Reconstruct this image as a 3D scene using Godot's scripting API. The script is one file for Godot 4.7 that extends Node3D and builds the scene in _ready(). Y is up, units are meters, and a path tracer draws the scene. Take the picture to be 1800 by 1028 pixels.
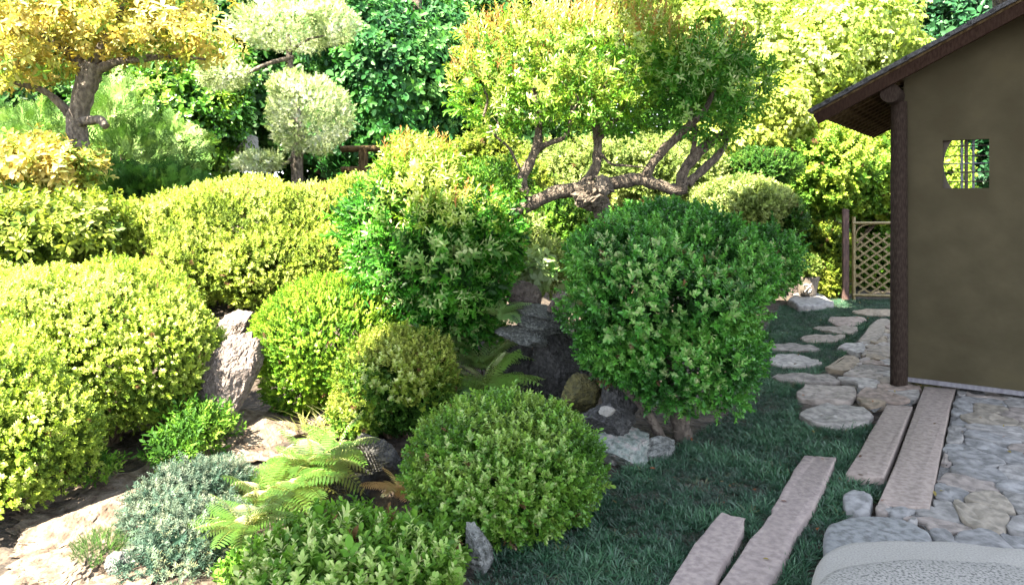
extends Node3D

# A Japanese garden in late spring seen from the step of a house: clipped azaleas, a trained tree, a lawn of dwarf mondo grass with cut
# stones, and the gable of a small waiting hut. x runs to the right, -z away from the viewer, y up; the lawn lies at y = 0.

const EYE := 1.45
var rng := RandomNumberGenerator.new()
var noise := FastNoiseLite.new()
var fine_noise := FastNoiseLite.new()
var taken := {}
var M := {}          # materials
var SPRIG := {}      # small meshes of a few leaves each
var stones: Array = []   # outlines of everything laid in the lawn, which the grass leaves free


# ---------------------------------------------------------------- geometry
class Geo:
	var v := PackedVector3Array()
	var n := PackedVector3Array()

	func tri(a: Vector3, b: Vector3, c: Vector3, na: Vector3, nb: Vector3, nc: Vector3) -> void:
		if (b - a).cross(c - a).dot(na + nb + nc) > 0.0:
			v.append_array(PackedVector3Array([a, c, b]))
			n.append_array(PackedVector3Array([na, nc, nb]))
		else:
			v.append_array(PackedVector3Array([a, b, c]))
			n.append_array(PackedVector3Array([na, nb, nc]))

	func flat(a: Vector3, b: Vector3, c: Vector3, out: Vector3) -> void:
		var q := (b - a).cross(c - a).normalized()
		if q.dot(out) < 0.0:
			q = -q
		tri(a, b, c, q, q, q)

	func quad(a: Vector3, b: Vector3, c: Vector3, d: Vector3, out: Vector3) -> void:
		flat(a, b, c, out)
		flat(a, c, d, out)

	# a leaf that starts at `at`, grows along `dir`, lies across `side`; folded along its midrib and bent down towards its tip
	func leaf(at: Vector3, dir: Vector3, side: Vector3, length: float, width: float, droop := 0.25, fold := 0.35, sections := 2, widest := 0.45) -> void:
		var up := side.cross(dir).normalized()
		if up.y < 0.0 and absf(up.y) > 0.05:
			up = -up
		var nl := (up + side * fold).normalized()
		var nr := (up - side * fold).normalized()
		var rows := []
		var ts := [widest] if sections == 1 else ([0.3, 0.7] if sections == 2 else [0.22, 0.52, 0.8])
		var ws := [1.0] if sections == 1 else ([0.78, 0.9] if sections == 2 else [0.62, 0.98, 0.78])
		for k in ts.size():
			var t: float = ts[k]
			var mid: Vector3 = at + dir * (length * t) - up * (droop * length * t * t)
			var half: float = width * 0.5 * ws[k]
			rows.append([mid - side * half + up * (half * fold), mid, mid + side * half + up * (half * fold)])
		var tip := at + dir * length - up * (droop * length)
		tri(at, rows[0][0], rows[0][1], nl, nl, up)
		tri(at, rows[0][1], rows[0][2], nr, up, nr)
		for k in rows.size() - 1:
			var p: Array = rows[k]
			var q: Array = rows[k + 1]
			tri(p[0], q[0], q[1], nl, nl, up)
			tri(p[0], q[1], p[1], nl, up, up)
			tri(p[1], q[1], q[2], up, up, nr)
			tri(p[1], q[2], p[2], up, nr, nr)
		var e: Array = rows[-1]
		tri(e[0], tip, e[1], nl, nl, up)
		tri(e[1], tip, e[2], up, nr, nr)

	func tube(points: Array, radii: Array, sides := 7, rough := 0.0, noise_: FastNoiseLite = null) -> void:
		var pts := []
		var rad := []
		for i in points.size() - 1:      # smooth the path
			var a: Vector3 = points[maxi(i - 1, 0)]
			var b: Vector3 = points[i]
			var c: Vector3 = points[i + 1]
			var d: Vector3 = points[mini(i + 2, points.size() - 1)]
			var steps := 5 if rough > 0.0 else 3
			for k in steps:
				var t := float(k) / steps
				pts.append(b.cubic_interpolate(c, a, d, t))
				rad.append(lerpf(radii[i], radii[i + 1], t))
		pts.append(points[-1])
		rad.append(radii[-1])
		var rings := []
		var norms := []
		var ref := Vector3(0.31, 0.2, 0.93)
		for i in pts.size():
			var along: Vector3 = (pts[mini(i + 1, pts.size() - 1)] - pts[maxi(i - 1, 0)]).normalized()
			var u := ref.cross(along).normalized()
			var w := along.cross(u)
			var ring := []
			var nn := []
			for k in sides:
				var f := TAU * k / sides
				var o := u * cos(f) + w * sin(f)
				var r: float = rad[i]
				if rough > 0.0:
					r *= 1.0 + rough * noise_.get_noise_3dv((pts[i] + o * r) * 9.0) + rough * 0.7 * noise_.get_noise_3dv((pts[i] + o * r) * 28.0)
				ring.append(pts[i] + o * r)
				nn.append(o)
			rings.append(ring)
			norms.append(nn)
		for i in rings.size() - 1:
			for k in sides:
				var j := (k + 1) % sides
				tri(rings[i][k], rings[i + 1][k], rings[i + 1][j], norms[i][k], norms[i + 1][k], norms[i + 1][j])
				tri(rings[i][k], rings[i + 1][j], rings[i][j], norms[i][k], norms[i + 1][j], norms[i][j])
		for e in [0, rings.size() - 1]:
			var along: Vector3 = pts[1] - pts[0] if e == 0 else pts[-1] - pts[-2]
			var out := -along if e == 0 else along
			for k in sides:
				flat(pts[e], rings[e][k], rings[e][(k + 1) % sides], out)

	# a box whose long edges are chamfered, in the frame `t`
	func box(t: Transform3D, size: Vector3, chamfer := 0.0) -> void:
		var h := size * 0.5
		var c := chamfer
		var prof := [Vector2(-h.x + c, -h.y), Vector2(h.x - c, -h.y), Vector2(h.x, -h.y + c), Vector2(h.x, h.y - c), Vector2(h.x - c, h.y), Vector2(-h.x + c, h.y), Vector2(-h.x, h.y - c), Vector2(-h.x, -h.y + c)]
		if c == 0.0:
			prof = [Vector2(-h.x, -h.y), Vector2(h.x, -h.y), Vector2(h.x, h.y), Vector2(-h.x, h.y)]
		var m := prof.size()
		for i in m:
			var p: Vector2 = prof[i]
			var q: Vector2 = prof[(i + 1) % m]
			var mid := (p + q) * 0.5
			quad(t * Vector3(p.x, p.y, -h.z), t * Vector3(q.x, q.y, -h.z), t * Vector3(q.x, q.y, h.z), t * Vector3(p.x, p.y, h.z), t.basis * Vector3(mid.x / h.x, mid.y / h.y, 0))
			for z in [-h.z, h.z]:
				flat(t * Vector3(0, 0, z), t * Vector3(p.x, p.y, z), t * Vector3(q.x, q.y, z), t.basis * Vector3(0, 0, z))

	func mesh(shift := Vector3.ZERO) -> ArrayMesh:
		if shift != Vector3.ZERO:
			for i in v.size():
				v[i] -= shift
		var a := []
		a.resize(Mesh.ARRAY_MAX)
		a[Mesh.ARRAY_VERTEX] = v
		a[Mesh.ARRAY_NORMAL] = n
		var m := ArrayMesh.new()
		m.add_surface_from_arrays(Mesh.PRIMITIVE_TRIANGLES, a)
		return m


func smoothed(tris: Array, out_of: Callable, group := 0) -> ArrayMesh:      # tris: flat list of points; out_of(point) -> a direction that points outwards
	var st := SurfaceTool.new()
	st.begin(Mesh.PRIMITIVE_TRIANGLES)
	st.set_smooth_group(group)
	for i in range(0, tris.size(), 3):
		var a: Vector3 = tris[i]
		var b: Vector3 = tris[i + 1]
		var c: Vector3 = tris[i + 2]
		if (b - a).cross(c - a).dot(out_of.call((a + b + c) / 3.0)) > 0.0:
			var k := b
			b = c
			c = k
		st.add_vertex(a)
		st.add_vertex(b)
		st.add_vertex(c)
	st.generate_normals()
	return st.commit()


# ---------------------------------------------------------------- nodes
func numbered(called: String) -> String:
	taken[called] = taken.get(called, -1) + 1
	return called if taken[called] == 0 else "%s_%03d" % [called, taken[called]]


func tag(o: Node, label: String, category: String, group := "") -> void:
	o.set_meta("label", label)
	o.set_meta("category", category)
	if group != "":
		o.set_meta("group", group)


func thing(called: String, label: String, category: String, at: Vector3, group := "") -> Node3D:
	var o := Node3D.new()
	o.name = numbered(called)
	o.position = at
	add_child(o)
	tag(o, label, category, group)
	return o


func put(parent: Node3D, called: String, mesh: Mesh, mat: Material) -> MeshInstance3D:
	var o := MeshInstance3D.new()
	o.name = called
	o.mesh = mesh
	o.material_override = mat
	parent.add_child(o, true)
	return o


func struct(called: String, mesh: Mesh, mat: Material) -> MeshInstance3D:
	var o := put(self, numbered(called), mesh, mat)
	o.set_meta("kind", "structure")
	return o


# ---------------------------------------------------------------- textures and materials
func noise_tex(frequency: float, octaves: int, colours: Array, at: Array, seed_: int, stretch := 1, size := 512, cellular := false) -> NoiseTexture2D:
	var f := FastNoiseLite.new()
	f.seed = seed_
	f.frequency = frequency
	f.fractal_octaves = octaves
	f.noise_type = FastNoiseLite.TYPE_CELLULAR if cellular else FastNoiseLite.TYPE_SIMPLEX_SMOOTH
	var t := NoiseTexture2D.new()
	t.width = size
	t.height = size / stretch
	t.seamless = true
	t.noise = f
	if colours.size():
		var g := Gradient.new()
		g.offsets = PackedFloat32Array(at)
		var c := PackedColorArray()
		for k in colours:
			c.append((k as Color).linear_to_srgb())
		g.colors = c
		t.color_ramp = g
	return t


func surface(colours: Array, at: Array, tile: float, seed_: int, relief := 0.4, rough := 0.85, frequency := 0.02, octaves := 5, stretch := 1, world := true) -> StandardMaterial3D:
	var m := StandardMaterial3D.new()
	m.albedo_texture = noise_tex(frequency, octaves, colours, at, seed_, stretch)
	m.roughness = rough
	m.uv1_triplanar = true
	m.uv1_world_triplanar = world
	m.uv1_scale = Vector3(1, 1, 1) / tile
	if relief > 0.0:
		m.heightmap_enabled = true
		m.heightmap_scale = relief
		m.heightmap_texture = noise_tex(frequency * 2.2, 5, [], [], seed_ + 7)
	return m


func leaf_mat(rough: float, through: float, spec := 0.5) -> StandardMaterial3D:
	var m := StandardMaterial3D.new()
	m.vertex_color_use_as_albedo = true
	m.roughness = rough
	m.metallic_specular = spec
	m.backlight_enabled = true
	m.backlight = Color(through, through, through * 0.55).linear_to_srgb()
	return m


func tinted(base: StandardMaterial3D, c: Color) -> StandardMaterial3D:
	var key := "%s %.3f %.3f %.3f" % [base.get_instance_id(), c.r, c.g, c.b]
	if not M.has(key):
		var m: StandardMaterial3D = base.duplicate()
		m.vertex_color_use_as_albedo = false
		m.albedo_color = c.linear_to_srgb()
		M[key] = m
	return M[key]


func make_materials() -> void:
	M.matt = leaf_mat(0.6, 0.85, 0.3)
	M.leaf = leaf_mat(0.5, 0.8, 0.32)
	M.gloss = leaf_mat(0.36, 0.6, 0.4)
	M.needle = leaf_mat(0.6, 0.5, 0.3)
	M.blade = leaf_mat(0.42, 0.25, 0.5)
	M.bark = surface([Color(0.022, 0.016, 0.011), Color(0.06, 0.045, 0.032), Color(0.115, 0.095, 0.07)], [0.25, 0.5, 0.78], 0.5, 11, 1.5, 0.9, 0.025, 5, 2, false)
	M.grey_bark = surface([Color(0.03, 0.024, 0.019), Color(0.078, 0.062, 0.05), Color(0.13, 0.11, 0.09)], [0.25, 0.5, 0.75], 0.5, 12, 1.0, 0.9, 0.02, 5, 2, false)
	M.twig = StandardMaterial3D.new()
	M.twig.albedo_color = Color(0.09, 0.062, 0.04).linear_to_srgb()
	M.twig.roughness = 0.85
	M.soil = surface([Color(0.012, 0.008, 0.005), Color(0.03, 0.021, 0.014), Color(0.055, 0.042, 0.03)], [0.25, 0.5, 0.72], 1.3, 21, 2.0, 0.95, 0.02, 5)
	M.pale_soil = surface([Color(0.035, 0.02, 0.011), Color(0.085, 0.064, 0.045), Color(0.12, 0.098, 0.077)], [0.22, 0.45, 0.7], 0.8, 22, 1.6, 0.95, 0.018, 5)
	M.bed = surface([Color(0.012, 0.012, 0.008), Color(0.03, 0.028, 0.018), Color(0.05, 0.045, 0.03)], [0.2, 0.5, 0.8], 0.6, 23, 1.0, 0.95)
	M.pink_rock = surface([Color(0.04, 0.029, 0.024), Color(0.09, 0.072, 0.064), Color(0.125, 0.104, 0.096)], [0.2, 0.45, 0.75], 0.6, 31, 1.4, 0.9, 0.03, 5)
	M.dark_rock = surface([Color(0.006, 0.006, 0.006), Color(0.02, 0.02, 0.02), Color(0.06, 0.06, 0.06)], [0.25, 0.5, 0.8], 0.5, 32, 0.8, 0.75, 0.03, 5)
	M.grey_rock = surface([Color(0.04, 0.042, 0.04), Color(0.105, 0.11, 0.105), Color(0.19, 0.195, 0.185)], [0.22, 0.5, 0.78], 0.6, 33, 1.2, 0.85, 0.03, 5)
	M.slate_rock = surface([Color(0.012, 0.014, 0.013), Color(0.04, 0.045, 0.042), Color(0.15, 0.155, 0.145)], [0.3, 0.52, 0.8], 0.35, 36, 1.0, 0.8, 0.03, 6)
	M.green_rock = surface([Color(0.06, 0.075, 0.065), Color(0.14, 0.165, 0.15), Color(0.22, 0.19, 0.18)], [0.25, 0.5, 0.75], 0.9, 34, 0.9, 0.8, 0.028, 4)
	M.ochre_rock = surface([Color(0.018, 0.018, 0.006), Color(0.05, 0.046, 0.013), Color(0.085, 0.075, 0.022)], [0.25, 0.5, 0.75], 0.4, 35, 1.0, 0.9)
	M.granite = [
		surface([Color(0.1466, 0.1169, 0.1091), Color(0.1865, 0.15, 0.1376), Color(0.2265, 0.1855, 0.1675)], [0.24, 0.48, 0.74], 0.7, 41, 0.25, 0.9, 0.03, 8),
		surface([Color(0.1312, 0.1046, 0.0912), Color(0.1716, 0.1382, 0.1203), Color(0.212, 0.1747, 0.1522)], [0.24, 0.48, 0.74], 0.7, 42, 0.25, 0.9, 0.03, 8),
	]
	M.step_stone = surface([Color(0.1428, 0.1353, 0.1216), Color(0.1806, 0.1722, 0.156), Color(0.2058, 0.1968, 0.18)], [0.2, 0.45, 0.75], 0.3, 43, 0.06, 0.8, 0.06, 4)
	M.speckled_stone = surface([Color(0.041, 0.04, 0.039), Color(0.1394, 0.1344, 0.1232), Color(0.164, 0.1576, 0.1451), Color(0.2132, 0.204, 0.1872)], [0.28, 0.36, 0.6, 0.8], 0.3, 45, 0.08, 0.85, 0.045, 3)
	M.blue_stone = surface([Color(0.07, 0.07, 0.07), Color(0.115, 0.118, 0.12), Color(0.155, 0.158, 0.158)], [0.2, 0.45, 0.75], 0.5, 44, 0.25, 0.75, 0.02, 5)
	M.flag = []
	var tones := [Color(0.2, 0.19, 0.178), Color(0.24, 0.228, 0.217), Color(0.18, 0.177, 0.175), Color(0.23, 0.2, 0.16), Color(0.22, 0.217, 0.215), Color(0.235, 0.2, 0.178)]
	for i in tones.size():
		var c: Color = tones[i]
		c *= 0.68
		M.flag.append(surface([c * 0.62, c, c * 1.35], [0.22, 0.5, 0.8], 0.6, 50 + i, 0.4, 0.88, 0.014, 7))
	M.path_stone = []
	tones = [Color(0.14, 0.115, 0.09), Color(0.17, 0.145, 0.125), Color(0.125, 0.108, 0.094), Color(0.16, 0.125, 0.088), Color(0.18, 0.165, 0.15), Color(0.16, 0.122, 0.1)]
	for i in tones.size():
		var c: Color = tones[i]
		M.path_stone.append(surface([c * 0.58, c, c * 1.4], [0.22, 0.5, 0.8], 0.6, 150 + i, 0.4, 0.88, 0.014, 7))
	M.mortar = surface([Color(0.055, 0.0528, 0.0506), Color(0.088, 0.0853, 0.0825), Color(0.1155, 0.1117, 0.1073)], [0.25, 0.5, 0.75], 0.3, 60, 0.5, 0.95, 0.03, 5)
	M.plaster = surface([Color(0.041, 0.0354, 0.0209), Color(0.0464, 0.04, 0.0238), Color(0.0529, 0.0452, 0.0272)], [0.2, 0.5, 0.8], 2.2, 61, 0.0, 0.95, 0.012, 6, 1, false)
	M.plaster.heightmap_enabled = true
	M.plaster.heightmap_scale = 0.12
	M.plaster.heightmap_texture = noise_tex(0.06, 4, [], [], 611)
	M.post_wood = surface([Color(0.014, 0.0094, 0.0072), Color(0.024, 0.0168, 0.0131), Color(0.037, 0.0276, 0.0226)], [0.2, 0.5, 0.8], 0.45, 62, 0.15, 0.7, 0.06, 4, 4, false)
	M.barge_wood = surface([Color(0.014, 0.0072, 0.005), Color(0.022, 0.0123, 0.0086), Color(0.03, 0.0179, 0.013)], [0.2, 0.5, 0.8], 0.5, 63, 0.1, 0.7, 0.06, 4, 4, false)
	M.rafter_wood = surface([Color(0.03, 0.019, 0.0085), Color(0.055, 0.038, 0.0187), Color(0.08, 0.057, 0.0298)], [0.2, 0.5, 0.8], 0.4, 64, 0.2, 0.8, 0.02, 4, 4, false)
	M.roofing = surface([Color(0.012, 0.012, 0.014), Color(0.028, 0.028, 0.032), Color(0.05, 0.05, 0.055)], [0.2, 0.5, 0.8], 0.3, 65, 0.4, 0.45, 0.03, 4, 2, false)
	M.sill_wood = surface([Color(0.1, 0.095, 0.11), Color(0.125, 0.12, 0.135), Color(0.15, 0.145, 0.16)], [0.2, 0.5, 0.8], 0.4, 66, 0.15, 0.7, 0.02, 4, 4, false)
	for m in [M.post_wood, M.barge_wood, M.rafter_wood, M.plaster]:
		m.metallic_specular = 0.2
		m.roughness = 0.92
	M.bar_wood = StandardMaterial3D.new()
	M.bar_wood.albedo_color = Color(0.1, 0.11, 0.14).linear_to_srgb()
	M.bar_wood.roughness = 0.6
	M.dark_bar = StandardMaterial3D.new()
	M.dark_bar.albedo_color = Color(0.05, 0.04, 0.03).linear_to_srgb()
	M.dark_bar.roughness = 0.8
	M.bamboo = surface([Color(0.085, 0.06, 0.018), Color(0.13, 0.1, 0.036), Color(0.17, 0.135, 0.06)], [0.2, 0.5, 0.8], 0.3, 67, 0.05, 0.5, 0.02, 3, 4, false)
	M.red_wood = surface([Color(0.035, 0.018, 0.015), Color(0.065, 0.034, 0.027), Color(0.1, 0.058, 0.047)], [0.2, 0.5, 0.8], 0.3, 68, 0.15, 0.8, 0.02, 4, 4, false)
	M.clay = surface([Color(0.06, 0.05, 0.04), Color(0.1, 0.085, 0.07), Color(0.14, 0.12, 0.1)], [0.2, 0.5, 0.8], 0.2, 69, 0.1, 0.6)
	M.white_glaze = StandardMaterial3D.new()
	M.white_glaze.albedo_color = Color(0.6, 0.6, 0.57).linear_to_srgb()
	M.white_glaze.roughness = 0.4


# ---------------------------------------------------------------- leaves
func around(elevation: float, turn: float) -> Vector3:
	return Vector3(cos(elevation) * cos(turn), sin(elevation), cos(elevation) * sin(turn))


func whorl(n: int, length: float, width: float, sections := 2, flat_ := 0.45, seed_ := 1) -> ArrayMesh:     # a rosette at the end of a twig
	var g := Geo.new()
	rng.seed = seed_
	for i in n:
		var turn := i * 2.4 + rng.randf_range(-0.25, 0.25)
		var el := lerpf(flat_ - 0.5, flat_ + 0.7, float(i) / n) + rng.randf_range(-0.15, 0.15)
		var d := around(el, turn)
		var side := Vector3(-sin(turn), 0, cos(turn))
		g.leaf(Vector3(0, lerpf(0.12, 0.42, float(i) / n), 0) + d * 0.03, d, side, length * rng.randf_range(0.75, 1.1), width * rng.randf_range(0.85, 1.1), 0.22, 0.3, sections)
	return g.mesh()


func spray(n: int, length: float, width: float, sections := 2, angle := 0.75, seed_ := 2, stem := 0.012) -> ArrayMesh:   # leaves one after another along a shoot
	var g := Geo.new()
	rng.seed = seed_
	if stem > 0.0:
		g.tube([Vector3(0, 0, 0), Vector3(0.015, 0.5, 0.01), Vector3(0, 0.98, 0)], [stem, stem * 0.8, stem * 0.4], 3)
	for i in n:
		var t := (i + 0.6) / n
		var turn := i * 2.4 + rng.randf_range(-0.3, 0.3)
		var el := PI / 2 - angle * rng.randf_range(0.7, 1.25) * (1.15 - 0.5 * t)
		var d := around(el, turn)
		g.leaf(Vector3(0, 0.1 + 0.88 * t, 0), d, Vector3(-sin(turn), 0, cos(turn)), length * rng.randf_range(0.7, 1.1) * (1.1 - 0.35 * t), width * rng.randf_range(0.8, 1.1), 0.2, 0.3, sections)
	return g.mesh()


func fan(n: int, seed_ := 3) -> ArrayMesh:       # a flat feathery spray as on cypress
	var g := Geo.new()
	rng.seed = seed_
	g.leaf(Vector3.ZERO, Vector3(0, 1, 0), Vector3(1, 0, 0), 1.0, 0.07, 0.15, 0.1, 2)
	for i in n:
		var t := 0.1 + 0.8 * i / n
		for s in [-1.0, 1.0]:
			var d := Vector3(s * 0.75, 0.7, rng.randf_range(-0.25, 0.1)).normalized()
			var l := (0.55 - 0.42 * t) * rng.randf_range(0.8, 1.15)
			var at := Vector3(0, t, -0.1 * t * t)
			g.leaf(at, d, Vector3(0.7, -0.7 * s, 0).normalized(), l, 0.055, 0.2, 0.1, 1)
			for q in 2:
				var e := (d + Vector3(0, 0.7 if q == 0 else -0.3, rng.randf_range(-0.2, 0.2))).normalized()
				g.leaf(at + d * l * (0.35 + 0.25 * q), e, Vector3(0.7, -0.7 * s, 0.1).normalized(), l * 0.5, 0.05, 0.15, 0.1, 1)
	return g.mesh()


func palmate(n: int, seed_ := 4) -> ArrayMesh:    # maple leaves, five lobes each
	var g := Geo.new()
	rng.seed = seed_
	for i in n:
		var turn := i * 2.4
		var at := around(0.5, turn) * (0.2 + 0.08 * i) + Vector3(0, rng.randf_range(-0.15, 0.3), 0)
		var face := (around(rng.randf_range(0.5, 1.3), turn + 0.5)).normalized()
		var ahead := (around(-0.2, turn) - face * around(-0.2, turn).dot(face)).normalized()
		var side := face.cross(ahead)
		for k in 5:
			var a := (k - 2) * 0.62
			var d := ahead * cos(a) + side * sin(a)
			g.leaf(at, d, face.cross(d), 0.42 - 0.07 * absf(k - 2), 0.13, 0.15, 0.15, 1)
	return g.mesh()


func tuft(n: int, length: float, width: float, lean: float, seed_ := 5, sections := 3) -> ArrayMesh:    # blades of grass from one root
	var g := Geo.new()
	rng.seed = seed_
	for i in n:
		var turn := i * 2.4 + rng.randf_range(-0.5, 0.5)
		var el := PI / 2 - lean * rng.randf_range(0.15, 1.2)
		g.leaf(around(0, turn + 1.0) * rng.randf_range(0.0, 0.2), around(el, turn), Vector3(-sin(turn), 0, cos(turn)), length * rng.randf_range(0.6, 1.15), width, rng.randf_range(0.35, 0.85), 0.3, sections)
	return g.mesh()


func frond(pairs: int, seed_ := 6, droop := 0.45) -> ArrayMesh:     # a fern frond of length 1 along +z rising in +y
	var g := Geo.new()
	rng.seed = seed_
	var path := []
	for i in 7:
		var t := i / 6.0
		path.append(Vector3(0.02 * sin(t * 4.0), 0.55 * t - droop * t * t * 1.35, t * 0.92))
	g.tube(path, [0.01, 0.009, 0.008, 0.007, 0.005, 0.004, 0.002], 3)
	for i in pairs:
		var t := 0.14 + 0.85 * float(i) / pairs
		var at := Vector3(0.02 * sin(t * 4.0), 0.55 * t - droop * t * t * 1.35, t * 0.92)
		var along := Vector3(0, 0.55 - droop * 2.7 * t, 0.92).normalized()
		var l := 0.27 * pow(sin(PI * clampf(t * 0.86 + 0.1, 0, 1)), 0.8) * rng.randf_range(0.9, 1.1)
		for s in [-1.0, 1.0]:
			var d := (Vector3(s, 0, 0) + along * 0.42 + Vector3(0, 0.08, 0)).normalized()
			g.leaf(at, d, (along - d * along.dot(d)).normalized(), l, 0.042, 0.3, 0.15, 2)
	return g.mesh()


func make_sprigs() -> void:
	SPRIG.azalea = [spray(11, 0.46, 0.24, 2, 0.95, 101, 0.0), whorl(11, 0.46, 0.25, 2, 0.75, 102), spray(12, 0.42, 0.22, 2, 0.85, 103, 0.0)]
	SPRIG.azalea_near = [spray(11, 0.46, 0.2, 3, 0.9, 104), spray(12, 0.42, 0.19, 3, 1.0, 105), whorl(10, 0.48, 0.22, 3, 0.8, 106)]
	SPRIG.box = [spray(14, 0.3, 0.19, 2, 0.95, 107, 0.0), spray(16, 0.28, 0.18, 2, 1.0, 108, 0.0)]
	SPRIG.lance = [spray(9, 0.46, 0.13, 2, 0.85, 109), spray(10, 0.42, 0.12, 2, 0.8, 110), spray(8, 0.48, 0.14, 2, 0.9, 111)]
	SPRIG.shoot = [spray(9, 0.3, 0.08, 2, 0.5, 112, 0.014), spray(8, 0.34, 0.08, 2, 0.45, 113, 0.014)]
	SPRIG.broad = [whorl(6, 0.62, 0.34, 3, 0.1, 114), spray(7, 0.5, 0.27, 3, 1.2, 115)]
	SPRIG.orange = [whorl(7, 0.62, 0.24, 2, 0.25, 116), spray(8, 0.48, 0.19, 2, 1.1, 117)]
	SPRIG.needle = [spray(22, 0.3, 0.035, 1, 0.6, 118, 0.015), spray(26, 0.27, 0.035, 1, 0.75, 119, 0.015)]
	SPRIG.scale = [spray(20, 0.36, 0.085, 1, 1.0, 120, 0.02), spray(18, 0.4, 0.09, 1, 1.1, 121, 0.02)]
	SPRIG.fan = [fan(6, 122), fan(7, 123)]
	SPRIG.maple = [palmate(4, 124), palmate(5, 125)]
	SPRIG.tuft = [tuft(12, 1.0, 0.075, 0.95, 126), tuft(14, 0.95, 0.07, 1.1, 127), tuft(10, 1.1, 0.08, 0.85, 128)]
	SPRIG.thin_tuft = [tuft(16, 1.0, 0.03, 0.7, 129), tuft(14, 1.05, 0.03, 0.8, 130)]
	SPRIG.frond = [frond(15, 131, 0.45), frond(16, 132, 0.62), frond(14, 133, 0.35)]


func pick_tint(tints: Array, t: float) -> Color:
	var x := clampf(t, 0.0, 0.9999) * (tints.size() - 1)
	var i := int(x)
	return (tints[i] as Color).lerp(tints[i + 1], x - i)


func fresh(c: Color, kind: String) -> Color:      # living leaves: a little greener than the tints were noted down
	if kind in ["needle", "scale"]:
		return c * 1.15
	return Color(c.r * 0.94, c.g * 1.16, c.b * 1.05)


# Leaves through the outer part of a few ellipsoids [centre, radii]; the nearest `parts` sprigs are parts of their own, the rest one part of kind stuff.
#   kind, mat, n, size [a, b], tints (old to young leaves), depth (0 = skin only, 1 = right through), lump, up (how far sprigs turn upwards), low (nothing below)
func foliage(o: Node3D, called: String, blobs: Array, k: Dictionary) -> void:
	rng.seed = k.get("seed", 1) * 977 + 13
	var kinds: Array = SPRIG[k.kind]
	var depth: float = k.get("depth", 0.22)
	var lump: float = k.get("lump", 0.12)
	var up: float = k.get("up", 0.45)
	var low: float = k.get("low", -9.0)
	var wild: float = k.get("wild", 0.45)
	var clump: float = k.get("clump", 2.4)
	var parts: int = k.get("parts", 0)
	var tints: Array = k.tints
	var young: float = k.get("young", 0.0)      # share added to the tint towards the top: new leaves, on some plants painted sunlight too
	var size: Array = k.size
	var flat_top: float = k.get("flat", 0.0)
	var area := []
	var total := 0.0
	for b in blobs:
		var r: Vector3 = b[1]
		var a := pow((pow(r.x * r.y, 1.6) + pow(r.x * r.z, 1.6) + pow(r.y * r.z, 1.6)) / 3.0, 1 / 1.6)
		area.append(a)
		total += a
	var eye := Vector3(0, EYE, 0)
	var places := []
	for bi in blobs.size():
		var c: Vector3 = blobs[bi][0]
		var r: Vector3 = blobs[bi][1]
		var want := int(k.n * area[bi] / total)
		for i in want:
			var y := rng.randf_range(-1.0, 1.0)
			var a := rng.randf() * TAU
			var q := sqrt(1.0 - y * y)
			var dir := Vector3(q * cos(a), y, q * sin(a))
			var out := (dir / r).normalized()
			var p := c + dir * r
			var s := 1.0 + lump * (noise.get_noise_3dv(p * clump * 0.9) * 1.4 + 0.5 * noise.get_noise_3dv(p * clump * 3.0))
			var in_ := rng.randf()
			s -= depth * in_ * in_
			p = c + dir * r * s
			if flat_top > 0.0 and p.y > c.y + r.y * flat_top:
				p.y = c.y + r.y * flat_top - rng.randf() * 0.03
			if p.y < low:
				continue
			var hidden := false
			for bj in blobs.size():
				if bj != bi:
					var e: Vector3 = (p - (blobs[bj][0] as Vector3)) / (blobs[bj][1] as Vector3)
					if e.length_squared() < (0.55 if depth < 0.6 else 0.2):
						hidden = true
						break
			if hidden:
				continue
			var axis := (out * (1.0 - up) + Vector3(0, up, 0) + Vector3(rng.randf_range(-1, 1), rng.randf_range(-1, 1), rng.randf_range(-1, 1)) * wild).normalized()
			var turn := rng.randf() * TAU
			var x := axis.cross(Vector3(sin(turn), cos(turn) * 0.3, cos(turn))).normalized()
			var z := x.cross(axis)
			var sc := rng.randf_range(size[0], size[1])
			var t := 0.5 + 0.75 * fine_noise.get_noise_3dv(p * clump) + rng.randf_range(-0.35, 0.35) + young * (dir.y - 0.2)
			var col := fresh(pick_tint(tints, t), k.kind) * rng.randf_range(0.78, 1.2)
			var odd := rng.randf()
			if odd < 0.04:
				sc *= 1.45
			elif odd < 0.055 and k.kind in ["azalea", "azalea_near", "box"]:
				col = Color(0.11, 0.065, 0.03)     # a few dry sprigs
			var near := -1e9
			if parts > 0:
				near = out.dot((eye - p).normalized()) * 2.0 - in_ * 2.0 - p.distance_to(eye) * 0.15 + rng.randf() * 0.9
			places.append([near, Transform3D(Basis(x * sc, axis * sc, z * sc), p - o.position), col, rng.randi() % kinds.size(), t])
	if parts > 0:
		places.sort_custom(func(a, b): return a[0] > b[0])
		for i in mini(parts, places.size()):
			var e: Array = places[i]
			var t: float = clampf(roundf(e[4] * 6.0) / 6.0, 0, 0.67)
			var part := put(o, "leaf_spray", kinds[e[3]], tinted(M[k.mat], fresh(pick_tint(tints, t), k.kind)))
			part.transform = e[1]
		places = places.slice(mini(parts, places.size()))
	for j in kinds.size():
		var mine := places.filter(func(e): return e[3] == j)
		if mine.is_empty():
			continue
		scatter(o, called, kinds[j], M[k.mat], mine)


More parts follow.
